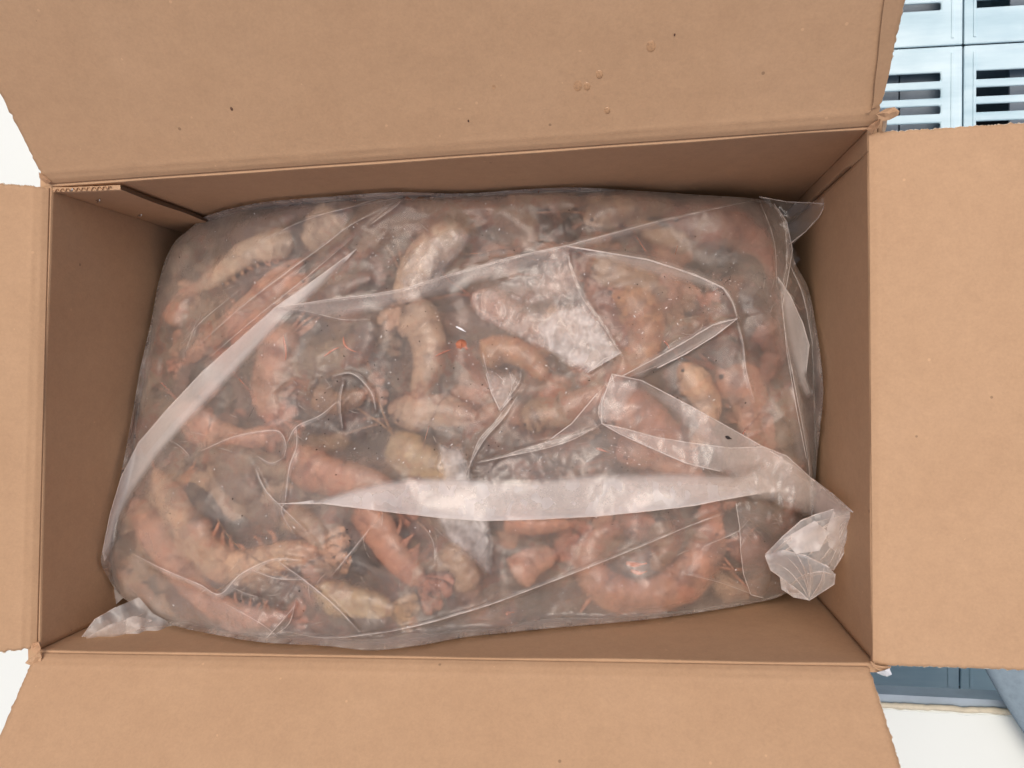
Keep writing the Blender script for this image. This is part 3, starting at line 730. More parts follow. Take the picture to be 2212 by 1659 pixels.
        mb.tube([c-T[i]*rm*.12, c, c+T[i]*rm*.12], [rm*.06, rm*.13, rm*.06], 8)
        extra.append(('eye', mb, np.array(lin(30, 24, 26)), None))
    if collect is not None:
        b = len(collect[0]); collect[0].extend(vs); collect[1].extend([tuple(i+b for i in f) for f in fs]); collect[2].extend(cols)
        for nm, mb, c, k in extra:
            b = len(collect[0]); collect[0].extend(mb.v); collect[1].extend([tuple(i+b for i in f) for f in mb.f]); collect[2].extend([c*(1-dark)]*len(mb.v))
        return
    root = empty('shrimp', tuple(W[m//2])); tag(root, label, 'shrimp', 'shrimp lying in the clear bag')
    inv = Matrix.Translation(root.location).inverted()
    def mk(nm, vs_, fs_, cs, k=None):
        o = mesh_obj(nm, vs_, fs_, M_prawn, root, True); o.matrix_parent_inverse = inv
        ca_ = o.data.color_attributes.new('Col', 'FLOAT_COLOR', 'POINT'); ca_.data.foreach_set('color', np.hstack([np.clip(np.array(cs), 0, 1), np.ones((len(cs), 1))]).ravel())
        if k: o['kind'] = k
        return o
    mk('body', vs, fs, cols)
    for nm, mb, c, k in extra: mk(nm, mb.v, mb.f, [c]*len(mb.v), k)

H = [
 ([(336,1015),(372,1075),(410,1140),(450,1195),(508,1226),(570,1214),(630,1196),(690,1192)],34,'cream','large cream and pink shrimp with bent back in the lower left of the bag',1,1,1),
 ([(285,1080),(322,1130),(360,1185),(400,1238),(440,1285),(490,1335)],30,'pink','pink shrimp lying along the outside of the big cream one, lower left',1,1,0),
 ([(392,872),(425,905),(475,945),(535,958),(592,930)],33,'pink','peach pink shrimp just below the milky diagonal fold on the left',1,1,0),
 ([(596,690),(606,745),(592,800),(578,850),(592,910)],42,'pink','broad pink-beige shrimp with a red streak right of the diagonal fold',1,1,1),
 ([(1010,492),(960,520),(915,560),(885,615),(872,660)],38,'white','whitish shrimp slanting above the long crease left of the middle',1,1,0),
 ([(885,640),(905,690),(925,745),(922,800),(900,860)],38,'pale','pale beige shrimp standing upright left of the middle of the bag',1,1,0),
 ([(735,462),(700,498),(672,540)],50,'white','round whitish shrimp body end with orange marks near the top left',0,0,0),
 ([(632,520),(580,532),(525,556),(480,592),(430,625)],27,'white','ribbed cream shrimp tail left of the round whitish one',0,1,1),
 ([(655,560),(590,618),(520,680),(455,735),(400,785)],22,'pink','thin pinkish shrimp lying along the upper side of the diagonal fold',1,1,1),
 ([(668,595),(620,640),(560,690),(505,760)],26,'salmon','salmon shrimp with red streaks tucked beside the diagonal fold',1,1,0),
 ([(478,520),(568,489),(655,451),(730,436)],17,'plum','dark red shrimp along the top left edge of the bag',1,1,0),
 ([(765,506),(800,470),(868,440),(961,438),(1049,447),(1112,475),(1145,510),(1112,540)],30,'brown','long brown shrimp curving along the top edge of the bag',1,1,0),
 ([(770,560),(830,500),(900,490),(960,500)],20,'brown','small brown shrimp under the curve of the long brown one',1,0,0),
 ([(1095,425),(1150,422),(1205,430),(1255,440)],27,'beige','grey-beige shrimp at the middle of the top edge of the bag',0,1,0),
 ([(1262,480),(1320,452),(1385,442),(1455,452)],28,'beige','beige shrimp right of the middle at the top edge of the bag',1,0,0),
 ([(1430,470),(1520,478),(1600,508),(1638,560),(1650,620)],42,'red','broad reddish brown shrimp in the top right of the bag',1,1,0),
 ([(1325,628),(1375,665),(1395,715),(1378,765),(1325,805)],33,'orange','orange-backed curled shrimp left of the curved crease',1,1,1),
 ([(1268,600),(1300,660),(1330,715),(1352,770)],20,'red','thin red shrimp inside the curl of the orange-backed one',1,1,0),
 ([(1040,772),(1088,756),(1145,778),(1178,820)],26,'orange','banded orange-brown shrimp tail above the centre of the bag',0,1,0),
 ([(1265,572),(1330,590),(1395,620),(1440,650)],28,'beige','grey-beige shrimp under the upper arc crease',1,1,0),
 ([(1420,600),(1465,618),(1515,645)],18,'pink','small pink-beige shrimp below the end of the arc crease',0,1,0),
 ([(1470,785),(1503,834),(1528,878),(1520,925)],25,'cream','cream shrimp standing upright right of the folded sheet point',1,1,0),
 ([(1545,800),(1595,830),(1618,885),(1625,950)],36,'pink','pinkish red shrimp in the right part of the bag',1,1,1),
 ([(1688,840),(1695,900),(1685,965)],30,'olive','pale olive shrimp near the right edge of the bag',0,1,0),
 ([(1640,700),(1665,755),(1645,825)],30,'red','dark red shrimp near the right edge above the olive one',0,1,0),
 ([(1305,915),(1370,888),(1418,922),(1465,965)],34,'salmon','orange-pink shrimp seen through the top of the folded sheet',1,1,0),
 ([(1215,885),(1260,865),(1310,842)],24,'pink','small pink shrimp left of the folded sheet point',0,1,0),
 ([(1125,915),(1180,895),(1245,905)],25,'beige','beige shrimp under the centre of the bag above the creased edge',1,1,0),
 ([(1330,985),(1400,965),(1470,1010),(1520,1060)],34,'pink','pink shrimp under the wide folded sheet',1,1,0),
 ([(1545,1105),(1532,1168),(1500,1228),(1442,1275),(1375,1292),(1306,1272),(1270,1222),(1285,1165),(1340,1135)],33,'salmon','salmon shrimp curled into a ring in the lower right of the bag',1,1,1),
 ([(783,1085),(815,1140),(848,1190),(880,1228),(915,1258)],31,'salmon','salmon shrimp slanting below the middle of the milky fold',0,1,1),
 ([(632,965),(665,1008),(730,1032),(800,1045),(850,1068)],34,'salmon','orange-pink shrimp ending at the left tip of the milky fold',1,1,0),
 ([(850,940),(885,985),(940,1010),(990,1005)],42,'yellow','yellowish cream shrimp above the milky fold left of the centre',1,0,0),
 ([(680,1275),(740,1296),(795,1305),(850,1318)],28,'yellow','yellow-beige shrimp near the bottom edge left of the middle',1,1,0),
 ([(955,1180),(985,1225),(1025,1270)],36,'beige','grey-beige shrimp near the bottom edge at the middle',1,0,0),
 ([(1110,1245),(1150,1215),(1200,1195)],30,'pink','pink shrimp between the grey-beige one and the curled ring',0,1,0),
 ([(850,905),(905,892),(965,890),(1030,905)],32,'pale','pale pinkish shrimp left of the centre crease fan',1,1,0),
 ([(330,770),(330,820),(320,880)],24,'olive','olive shrimp at the left edge above the diagonal fold',1,1,0),
 ([(370,700),(400,650),(450,615)],22,'salmon','orange-beige shrimp tail near the upper left edge',0,1,0),
 ([(450,975),(520,995),(590,1008),(640,1030)],24,'olive','olive-brown shrimp above the big cream one, lower left',1,1,1),
 ([(625,805),(690,780),(760,757),(815,740)],27,'olive','olive-beige shrimp with an orange leg in the left centre',1,1,1),
 ([(1090,1125),(1150,1132),(1240,1130)],20,'salmon','narrow brownish salmon shrimp just below the milky fold',0,1,0),
 ([(1020,640),(1075,665),(1120,695),(1170,715)],28,'pink','pinkish shrimp beneath the imitated glare patch above the centre',1,0,0),
 ([(1170,690),(1230,712),(1290,740)],32,'pale','pale pink shrimp beneath the brightest imitated glare patch',0,1,0),
 ([(1585,1160),(1640,1200),(1690,1215)],28,'red','dark red-brown shrimp right of the curled ring',0,1,0),
 ([(500,640),(545,605),(590,580)],18,'slate','dark slate shrimp between the cream tail and the thin pink one',0,1,0),
 ([(690,642),(740,618),(800,598)],17,'plum','dark purple shrimp just right of the bend of the diagonal fold',1,1,0),
 ([(440,1290),(500,1320),(560,1335),(620,1330)],22,'salmon','dull salmon shrimp near the bottom left corner of the bag',0,1,1),
 ([(680,855),(730,870),(790,850)],24,'brown','brown shrimp below the small creased peaks, left centre',0,1,0),
 ([(1700,1000),(1715,1060),(1700,1110)],24,'red','reddish shrimp at the right edge beside the folded sheet',0,1,0),
 ([(800,700),(780,760),(740,800)],20,'slate','dark grey shrimp left of the long pale upright one',0,1,0),
 ([(450,470),(400,530),(385,600)],24,'olive','grey-olive shrimp in the top left corner of the bag',1,1,0),
 ([(620,1110),(680,1150),(690,1200)],26,'beige','beige shrimp right of the big cream one, lower left',0,1,0),
 ([(1395,740),(1450,720),(1520,690)],22,'olive','olive shrimp inside the point of the curved crease',0,1,0),
 ([(1420,1130),(1440,1180),(1410,1230)],22,'brown','brown shrimp piece lying inside the curled ring',0,0,1),
]
for hi_, (p, r, pal, lab, hd, tl, lg) in enumerate(H):
    prawn(p, r, pal, lab, bool(hd), bool(tl), lg, sink=(-.0022 if hi_ in (0, 3, 4, 5, 6, 7, 16, 18, 29, 30, 31, 32) else .0002+.0016*random.random()))
# jumbled shrimp deeper down
BAG = [(412,492),(450,465),(560,438),(720,424),(850,415),(1000,418),(1130,409),(1250,405),(1380,412),(1500,420),(1620,428),(1668,440),(1700,480),(1715,560),(1745,620),(1762,700),(1775,790),(1778,860),(1768,960),(1760,1050),
       (1752,1130),(1735,1210),(1700,1280),(1600,1308),(1440,1333),(1330,1345),(1200,1356),(1080,1368),(1000,1377),(900,1395),(800,1405),(700,1395),(570,1388),(470,1372),(380,1352),(310,1318),(262,1288),(232,1245),(218,1205),(240,1130),(262,1020),(285,900),(302,800),(325,700),(345,600),(372,530)]
def inside_mask(poly, U, V):
    P = np.array(poly, float); c = np.zeros(U.shape, bool); j = len(P)-1
    for i in range(len(P)):
        xi, yi = P[i]; xj, yj = P[j]
        cond = ((yi > V) != (yj > V)) & (U < (xj-xi)*(V-yi)/(yj-yi+1e-12)+xi); c ^= cond; j = i
    return c
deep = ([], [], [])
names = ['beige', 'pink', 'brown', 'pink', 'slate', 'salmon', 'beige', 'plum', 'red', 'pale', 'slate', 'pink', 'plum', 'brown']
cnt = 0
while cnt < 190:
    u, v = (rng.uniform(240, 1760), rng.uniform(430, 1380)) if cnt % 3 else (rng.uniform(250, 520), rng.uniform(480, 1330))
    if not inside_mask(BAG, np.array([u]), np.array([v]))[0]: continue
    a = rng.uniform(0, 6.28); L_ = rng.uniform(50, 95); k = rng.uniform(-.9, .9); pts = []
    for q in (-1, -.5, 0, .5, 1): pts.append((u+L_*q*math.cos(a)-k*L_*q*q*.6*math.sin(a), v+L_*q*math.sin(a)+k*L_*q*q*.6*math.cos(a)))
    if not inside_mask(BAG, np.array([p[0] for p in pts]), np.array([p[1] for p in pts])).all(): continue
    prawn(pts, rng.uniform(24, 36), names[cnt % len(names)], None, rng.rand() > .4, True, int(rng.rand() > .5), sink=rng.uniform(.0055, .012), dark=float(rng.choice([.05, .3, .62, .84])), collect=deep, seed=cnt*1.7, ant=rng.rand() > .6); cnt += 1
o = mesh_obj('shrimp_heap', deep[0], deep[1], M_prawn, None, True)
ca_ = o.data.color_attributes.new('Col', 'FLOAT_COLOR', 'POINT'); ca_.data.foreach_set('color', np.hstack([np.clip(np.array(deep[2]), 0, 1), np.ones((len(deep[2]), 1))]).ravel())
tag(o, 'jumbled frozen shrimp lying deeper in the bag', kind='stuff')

# ------------------------------------------------------------------ drape the film
STEP = 3.0
us = np.arange(150, 1870, STEP); vs_ = np.arange(380, 1440, STEP)
GU, GV = np.meshgrid(us, vs_)
Zbase = zf(GU, GV)
mask = inside_mask(BAG, GU, GV)
hm = np.full(GU.shape, -1.0)
for (U, V, R_, Zc, Rm) in TOPS:
    for i in range(0, len(U), 2):
        r = R_[i]
        i0, i1 = int((U[i]-r-us[0])/STEP), int((U[i]+r-us[0])/STEP)+2; j0, j1 = int((V[i]-r-vs_[0])/STEP), int((V[i]+r-vs_[0])/STEP)+2
        i0, j0 = max(0, i0), max(0, j0)
        d2 = ((GU[j0:j1, i0:i1]-U[i])**2+(GV[j0:j1, i0:i1]-V[i])**2)/(r*r)
        h_ = np.where(d2 < 1, Zc[i]+Rm[i]*np.sqrt(np.clip(1-d2, 0, 1)), -1)
        hm[j0:j1, i0:i1] = np.maximum(hm[j0:j1, i0:i1], h_)
rel = np.maximum(hm-Zbase, -.010)+.0008
def blur(a, n=1):
    for _ in range(n):
        p = np.pad(a, 1, 'edge'); a = (p[:-2, 1:-1]+p[2:, 1:-1]+p[1:-1, :-2]+p[1:-1, 2:]+p[1:-1, 1:-1])/5
    return a
film = rel.copy()
for _ in range(40): film = np.maximum(rel, blur(film, 6))
film = blur(film, 10); film = np.maximum(blur(np.maximum(film, rel+.0002), 2), rel)
def seg_dist(poly):
    D = np.full(GU.shape, 1e9); S = np.zeros(GU.shape)
    for i in range(len(poly)-1):
        a = np.array(poly[i], float); b = np.array(poly[i+1], float); ab = b-a; l2 = ab@ab
        t = np.clip(((GU-a[0])*ab[0]+(GV-a[1])*ab[1])/l2, 0, 1)
        d = np.hypot(GU-a[0]-t*ab[0], GV-a[1]-t*ab[1]); up = d < D; D = np.where(up, d, D)
        side = np.sign(ab[0]*(GV-a[1])-ab[1]*(GU-a[0])); S = np.where(up, side, S)
    return D, S
RIDGES = [
 ([(597,665),(700,652),(800,640),(870,628),(960,600),(1100,560),(1225,532),(1420,480),(1640,430)],.0022,9),
 ([(597,665),(660,672),(740,690),(800,690)],.0010,7),
 ([(1225,532),(1300,545),(1400,562),(1500,595),(1560,622),(1583,655),(1592,688)],.0034,7),
 ([(1592,688),(1540,702),(1480,738),(1420,772),(1345,812)],.0032,6),
 ([(1592,690),(1548,718),(1490,752),(1430,785),(1350,818)],.0016,4),
 ([(1592,690),(1605,740),(1612,800),(1630,870)],.0018,5),
 ([(1225,532),(1235,590),(1262,650),(1300,700),(1345,770)],.0016,6),
 ([(1345,765),(1310,780),(1275,805)],.0014,4), ([(1330,735),(1290,770),(1250,800)],.0012,4),
 ([(1042,762),(1052,800),(1066,850),(1080,885)],.0018,4), ([(1080,885),(1090,830),(1070,805)],.0012,3), ([(1080,885),(1105,840),(1100,800)],.0012,3), ([(1080,885),(1122,825),(1125,800)],.0014,3),
 ([(1118,855),(1090,900),(1050,945),(1022,990),(1003,1030)],.0020,4), ([(1100,868),(1070,910),(1035,950),(1015,1005),(1012,1035)],.0016,3),
 ([(1300,915),(1240,948),(1180,968),(1100,985),(1030,1000)],.0030,6), ([(1290,925),(1220,945),(1130,970),(1070,992)],.0016,3),
 ([(433,975),(500,945),(560,932),(603,932),(618,962),(613,990)],.0018,4),
 ([(612,990),(585,1000),(555,985)],.0010,4),
 ([(620,958),(640,922),(690,898),(728,868)],.0026,5), ([(640,922),(640,965),(625,1010),(615,1088)],.0026,5),
 ([(742,825),(735,870),(740,925)],.0020,5), ([(718,812),(762,808),(800,845),(812,885)],.0024,5),
 ([(552,1012),(575,1060),(612,1098),(660,1145)],.0016,4), ([(365,950),(390,965),(410,985)],.0014,4),
 ([(285,1195),(350,1228),(430,1262),(475,1283),(520,1240),(590,1208),(650,1210)],.0024,5),
 ([(545,1232),(600,1250),(670,1252)],.0016,5), ([(600,1212),(660,1255),(720,1305),(775,1362)],.0022,4), ([(500,1268),(530,1282),(560,1290)],.0012,3),
 ([(1565,1108),(1480,1140),(1380,1182),(1280,1222),(1150,1272),(1040,1312),(900,1352),(800,1370),(700,1378),(610,1362)],.0028,5),
 ([(800,1140),(760,1190),(718,1242)],.0016,4), ([(640,1230),(760,1225),(800,1240)],.0008,5),
 ([(430,745),(520,665),(620,588),(700,530),(760,485),(870,428)],.0016,5), ([(455,770),(560,680),(660,600),(760,515)],.0012,4), ([(395,740),(440,690),(520,625)],.0010,5),
 ([(400,760),(415,720),(425,690)],.0010,4), ([(660,470),(740,452),(830,425)],.0014,4), ([(560,520),(690,465),(870,425)],.0010,4),
 ([(1668,440),(1692,480),(1700,560),(1688,640),(1700,740),(1722,860),(1745,990),(1752,1100)],.0028,7),
 ([(1640,430),(1672,520),(1678,620)],.0012,6), ([(1700,560),(1735,640),(1758,760)],.0022,5), ([(1690,600),(1720,690),(1735,800),(1750,850)],.0018,4),
 ([(1560,1015),(1500,1005),(1420,972),(1345,935),(1300,915)],.0024,5), ([(1300,915),(1293,880),(1325,812)],.0022,4),
 ([(1110,560),(1060,600),(1020,650),(1060,690),(1130,715)],.0008,6),
 ([(870,430),(850,450),(800,485)],.0014,4), ([(1520,1180),(1590,1150),(1620,1120)],.0010,4), ([(1420,1175),(1500,1170),(1560,1180)],.0008,4),
 ([(1480,1240),(1560,1260),(1640,1290)],.0010,5), ([(700,1085),(620,1088),(610,1110),(640,1160)],.0010,4),
 ([(480,1300),(560,1345),(600,1375)],.0014,4), ([(570,1385),(610,1340),(640,1305)],.0016,4), ([(640,1290),(625,1345),(590,1375)],.0012,4),
 ([(950,958),(962,985),(946,1010),(965,1030)],.0012,4), ([(910,1130),(935,1170),(940,1220)],.0010,4),
]
for poly, amp, wd in RIDGES:
    P2 = catmull(poly, len(poly)*5) if len(poly) > 2 else np.array(poly)
    D, S = seg_dist([tuple(p) for p in P2])
    film += amp*np.exp(-D/wd)*(1+.0*S)
    film += amp*.35*S*np.exp(-D/(wd*4))*(D/(wd*4))          # uneven tension on the two sides
# crumpled patches
PATCH = [(1260,760,90,.0018),(1120,680,110,.0011),(1085,840,55,.0017),(1250,640,70,.0009),(990,1000,70,.0012),(1050,1000,70,.0014),(700,860,110,.0009),(560,1330,110,.0014),(1700,640,90,.0015),(1730,500,60,.002),(430,1000,80,.0010),(760,520,120,.0007),(1000,1180,100,.0009),(1580,1180,100,.0009),(620,1230,110,.0009),(1200,1040,90,.0008)]
NZ = np.zeros(GU.shape)
def vnoise(sc, seed, ridged=False, ang=0., an=1.):
    r2 = np.random.RandomState(seed); n = 64; tab = r2.rand(n, n)
    x = (GU*math.cos(ang)+GV*math.sin(ang))/sc; y = (-GU*math.sin(ang)+GV*math.cos(ang))/(sc*an)
    xi = np.floor(x).astype(int); yi = np.floor(y).astype(int); fx = x-xi; fy = y-yi; fx = fx*fx*(3-2*fx); fy = fy*fy*(3-2*fy)
    g = lambda a, b: tab[a % n, b % n]
    v = (g(xi, yi)*(1-fx)+g(xi+1, yi)*fx)*(1-fy)+(g(xi, yi+1)*(1-fx)+g(xi+1, yi+1)*fx)*fy
    return 1-np.abs(2*v-1) if ridged else v-.5
R1n = vnoise(26, 1, True, .6, 2.2); R2n = vnoise(15, 2, True, 1.9, 1.8); R3n = vnoise(60, 3); R4n = vnoise(22, 4)
for (u, v, r, a) in PATCH:
    G_ = np.exp(-((GU-u)**2+(GV-v)**2)/(r*r*.6)); film += a*G_*(R1n**3*1.0+R2n**3*.7)
film += .0006*R3n+.0005*R4n+.0004*vnoise(11, 6)+.0007*vnoise(90, 8, True, .9, 3)**4
# round the rim of the bag over
Dr, _ = seg_dist(BAG+[BAG[0]])
edge_k = np.clip(1-Dr/38, 0, 1)
Zfilm = np.maximum(Zbase+film+.0012-.009*edge_k**2.2, zwall(GU, GV)+.0004)
def set_fade(o, arr=None):
    if 'fade' in o.data.attributes: return o
    a_ = o.data.attributes.new('fade', 'FLOAT', 'POINT'); n_ = len(o.data.vertices)
    a_.data.foreach_set('value', np.ones(n_, np.float32) if arr is None else np.asarray(arr, np.float32)); return o
Zsmooth = np.maximum(blur(Zfilm, 40), zwall(GU, GV)+.0004)
def film_at(u, v, Zq=None):
    x = np.clip((np.asarray(u, float)-us[0])/STEP, 0, len(us)-1.001); y = np.clip((np.asarray(v, float)-vs_[0])/STEP, 0, len(vs_)-1.001)
    xi = x.astype(int); yi = y.astype(int); fx = x-xi; fy = y-yi; Zq = Zfilm if Zq is None else Zq
    return (Zq[yi, xi]*(1-fx)+Zq[yi, xi+1]*fx)*(1-fy)+(Zq[yi+1, xi]*(1-fx)+Zq[yi+1, xi+1]*fx)*fy

# nothing inside the bag pokes through its skin: press every shrimp vertex under the film
BIN = [tuple((np.array(p)-np.array([1000, 900]))*.985+np.array([1000, 900])) for p in BAG]
for ob_ in [q for q in bpy.data.objects if q.type == 'MESH' and q.data.materials and q.data.materials[0] == M_prawn]:
    n_ = len(ob_.data.vertices); co = np.empty(n_*3); ob_.data.vertices.foreach_get('co', co); co = co.reshape(-1, 3)
    q_ = (co-CAMP) @ ROT; U_ = (512+F_PX*q_[:, 0]/-q_[:, 2])*K; V_ = (384-F_PX*q_[:, 1]/-q_[:, 2])*K
    for it_ in range(14):
        o_ = ~inside_mask(BIN, U_, V_)
        if not o_.any(): break
        U_ = np.where(o_, 1000+(U_-1000)*.98, U_); V_ = np.where(o_, 900+(V_-900)*.98, V_)
    z_ = np.minimum(co[:, 2], film_at(U_, V_)-.0014)
    co = at_grid(U_, V_, z_); ob_.data.vertices.foreach_set('co', co.ravel()); ob_.data.update()
bag = empty('plastic_bag', (-.1, -.02, -.24)); tag(bag, 'clear creased plastic bag full of frozen shrimp inside the carton', 'bag')
binv = Matrix.Translation(bag.location).inverted()
def bchild(o): o.parent = bag; o.matrix_parent_inverse = binv; return set_fade(o)
def dens(poly, step, closed=True):
    P = [np.array(p, float) for p in poly]; out = []; m = len(P)
    for i in range(m if closed else m-1):
        a = P[i]; b = P[(i+1) % m]; k = max(1, int(np.linalg.norm(b-a)/step))
        out += [a+(b-a)*j/k for j in range(k)]
    if not closed: out.append(P[-1])
    return out
def tri(poly, step, closed_poly=True):
    bd = dens(poly, step); P = np.array(bd)
    u0, v0 = P.min(0); u1, v1 = P.max(0)
    gu, gv = np.meshgrid(np.arange(u0, u1, step), np.arange(v0, v1, step)); gu = gu+(np.arange(gu.shape[0])[:, None] % 2)*step*.5
    mk = inside_mask(bd, gu, gv)
    iu, iv = gu[mk], gv[mk]
    # drop interior points too near the border
    dmin = np.full(iu.shape, 1e9)
    for i in range(len(P)): dmin = np.minimum(dmin, (iu-P[i, 0])**2+(iv-P[i, 1])**2)
    k = dmin > (step*.55)**2; iu, iv = iu[k], iv[k]
    pts = [Vector((float(a), float(b))) for a, b in bd]+[Vector((float(a), float(b))) for a, b in zip(iu, iv)]
    n = len(bd); r = delaunay_2d_cdt(pts, [(i, (i+1) % n) for i in range(n)], [list(range(n))], 1, 1e-4)
    vv = np.array([(p.x, p.y) for p in r[0]]); ff = []
    for f in r[2]:
        a, b, c = vv[f[0]], vv[f[1]], vv[f[2]]; up_ = (b[0]-a[0])*(c[1]-a[1])-(b[1]-a[1])*(c[0]-a[0]) < 0; ff.append(tuple(f) if up_ else tuple(f)[::-1])
    return vv, ff, n
# main film: top + sides going down
vv, ff, nb = tri([tuple(p) for p in catmull(BAG+[BAG[0]], 260)[:-1]], 3.4)
Zv = film_at(vv[:, 0], vv[:, 1]); W3 = at_grid(vv[:, 0], vv[:, 1], Zv)
verts = [tuple(p) for p in W3]; faces = list(ff)
ring = list(range(nb)); prev = ring
cxy = W3[:nb].mean(0)
for lv in range(1, 16):
    zz = lv/15; new = []
    for q, i in enumerate(ring):
        p = W3[i]; z = p[2]+(-.235-p[2])*zz**1.1; inw = (cxy-p); inw[2] = 0; inw /= np.linalg.norm(inw)
        off = .003*math.sin(math.pi*min(1, zz*3)*.5)-.006*math.sin(math.pi*zz)*.7+.0022*noise.noise(Vector((p[0]*60, p[1]*60, z*30)))
        verts.append((p[0]+inw[0]*off, p[1]+inw[1]*off, z)); new.append(len(verts)-1)
    for q in range(nb): faces.append((prev[q], prev[(q+1) % nb], new[(q+1) % nb], new[q]))
    prev = new
o = bchild(mesh_obj('film', verts, faces, M_film, None, True))
Wg = at_grid(vv[:, 0], vv[:, 1], Zv-.0010)
o = bchild(mesh_obj('frost_layer', Wg, ff, M_glaze, None, True)); o['label'] = 'murky frost clinging inside the film'

# pressed crease lines: the film is doubled into a thin lip along each of them
for ci, (poly, amp, wd) in enumerate(RIDGES):
    if amp < .0009: continue
    P2 = catmull(poly, max(8, int(sum(np.hypot(poly[q+1][0]-poly[q][0], poly[q+1][1]-poly[q][1]) for q in range(len(poly)-1))/5)))
    m_ = len(P2); T2 = np.gradient(P2, axis=0); T2 /= np.linalg.norm(T2, axis=1)[:, None]+1e-9; N2 = np.stack([-T2[:, 1], T2[:, 0]], 1)
    sd_r = 1 if ci % 2 else -1; vs2 = []; hw = (5+amp*3600)*(.6+.8*random.random())
    for q in range(m_):
        k_ = math.sin(math.pi*q/(m_-1))**.6; nz = .5+.9*abs(noise.noise(Vector((q*.13, ci*3.1, 0))))
        a_ = P2[q]; b_ = P2[q]+N2[q]*sd_r*hw*k_*nz; c_ = P2[q]-N2[q]*sd_r*2.2*k_
        vs2 += [at(c_[0], c_[1], float(film_at(*c_))+.0003), at(a_[0], a_[1], float(film_at(*a_))+.0009), at(b_[0], b_[1], float(film_at(*b_))+.0004)]
    fs2 = [(3*q+e, 3*q+e+1, 3*q+4+e, 3*q+3+e) for q in range(m_-1) for e in (0, 1)]
    ob = bchild(mesh_obj('crease', vs2, fs2, M_film2 if amp > .0015 else M_filmT, None, True))
    mb = MB(); mb.tube([at(*P2[q], float(film_at(*P2[q]))+.0009) for q in range(m_)], [(.00008+amp*.11)*math.sin(math.pi*(q+.6)/(m_+.2))**.5*(.35+1.1*abs(noise.noise(Vector((q*.17, ci, 2))))) for q in range(m_)], 5)
    ro = set_fade(mb.build('crease_lip', M_film3, ob, True)); ob.data.attributes['fade'].data.foreach_set('value', np.array([(0., 1., 0.)[q % 3] for q in range(3*m_)], np.float32))
# loose folded sheets of the same film lying on top, and extra sheets imitating glare
def sheet(name, poly, mat, off, rim_edges=None, rim_r=.00035, wr=.0008, seed=0, lift=None, step=5., lab=None, curve=True, zfun=None, rmat=None, soft=18., glare=False):
    """off: height above the bag surface (m) ; lift(u,v): extra height ; rim_edges: list of index ranges drawn as folded rims"""
    vv, ff, nb = tri(poly, step)
    zb_ = np.maximum(film_at(vv[:, 0], vv[:, 1]), film_at(vv[:, 0], vv[:, 1], Zsmooth)+.0006) if zfun is None else np.array([zfun(a, b) for a, b in vv])
    zs = []
    for (a, b), z in zip(vv, zb_):
        e = lift(a, b) if lift else 0.
        nn = noise.noise(Vector((a/38, b/38, seed)))*.8+ (1-abs(noise.noise(Vector((a/26, b/40, seed+3)))))**3*.9+noise.noise(Vector((a/13, b/13, seed)))*.25
        zs.append(z+off+e+wr*nn)
    zs = np.array(zs); Wp = at_grid(vv[:, 0], vv[:, 1], zs)
    mb = MB(); mb.add(Wp, ff)
    ob = bchild(mb.build(name, mat, None, True))
    if soft and rim_edges:
        cr = np.array([p for e in rim_edges for p in dens(e, 6, False)]); bd_ = np.array(dens(poly, 6)); dc = np.full(len(bd_), 1e9)
        for p in cr: dc = np.minimum(dc, np.hypot(bd_[:, 0]-p[0], bd_[:, 1]-p[1]))
        sb = bd_[dc > 9]; ds = np.full(len(vv), 1e9)
        for p in sb: ds = np.minimum(ds, np.hypot(vv[:, 0]-p[0], vv[:, 1]-p[1]))
        x_ = np.clip(ds/soft, 0, 1); ob.data.attributes['fade'].data.foreach_set('value', (x_*x_*(3-2*x_)).astype(np.float32))
    elif soft:
        bd_ = np.array(dens(poly, 6)); ds = np.full(len(vv), 1e9)
        for p in bd_: ds = np.minimum(ds, np.hypot(vv[:, 0]-p[0], vv[:, 1]-p[1]))
        x_ = np.clip(ds/soft, 0, 1); ob.data.attributes['fade'].data.foreach_set('value', (x_*x_*(3-2*x_)).astype(np.float32))
    if lab: ob['label'] = lab
    if glare:  # irregular glare shapes worked into the sheet's milkiness
        fa_ = np.empty(len(vv), np.float32); ob.data.attributes['fade'].data.foreach_get('value', fa_)
        for q, (a, b) in enumerate(vv):
            nz = noise.noise(Vector((a/24, b/24, seed)))+.35*noise.noise(Vector((a/9, b/9, seed+2)))+.5*noise.noise(Vector((a/40, b/40, seed+5)))
            fa_[q] *= .45+.85*smooth(-.7, .7, nz*.8)
        ob.data.attributes['fade'].data.foreach_set('value', np.minimum(fa_, 1.3))
    if rim_edges:
        for e in rim_edges:
            pl = dens(e, 6, False); up = [p[0] for p in pl]; vp = [p[1] for p in pl]
            # nearest sheet height
            line = []
            for a, b in zip(up, vp):
                k = np.argmin((vv[:, 0]-a)**2+(vv[:, 1]-b)**2); line.append(at(a, b, zs[k]+.0002))
            m2 = MB(); m = len(line); m2.tube(line, [rim_r*(.6+.8*abs(noise.noise(Vector((q*.21, seed, 1))))) for q in range(m)], 6)
            ro = set_fade(m2.build('folded_edge', rmat or M_film3, None, True)); ro.parent = ob; ro.matrix_parent_inverse = Matrix.Identity(4)
    return ob
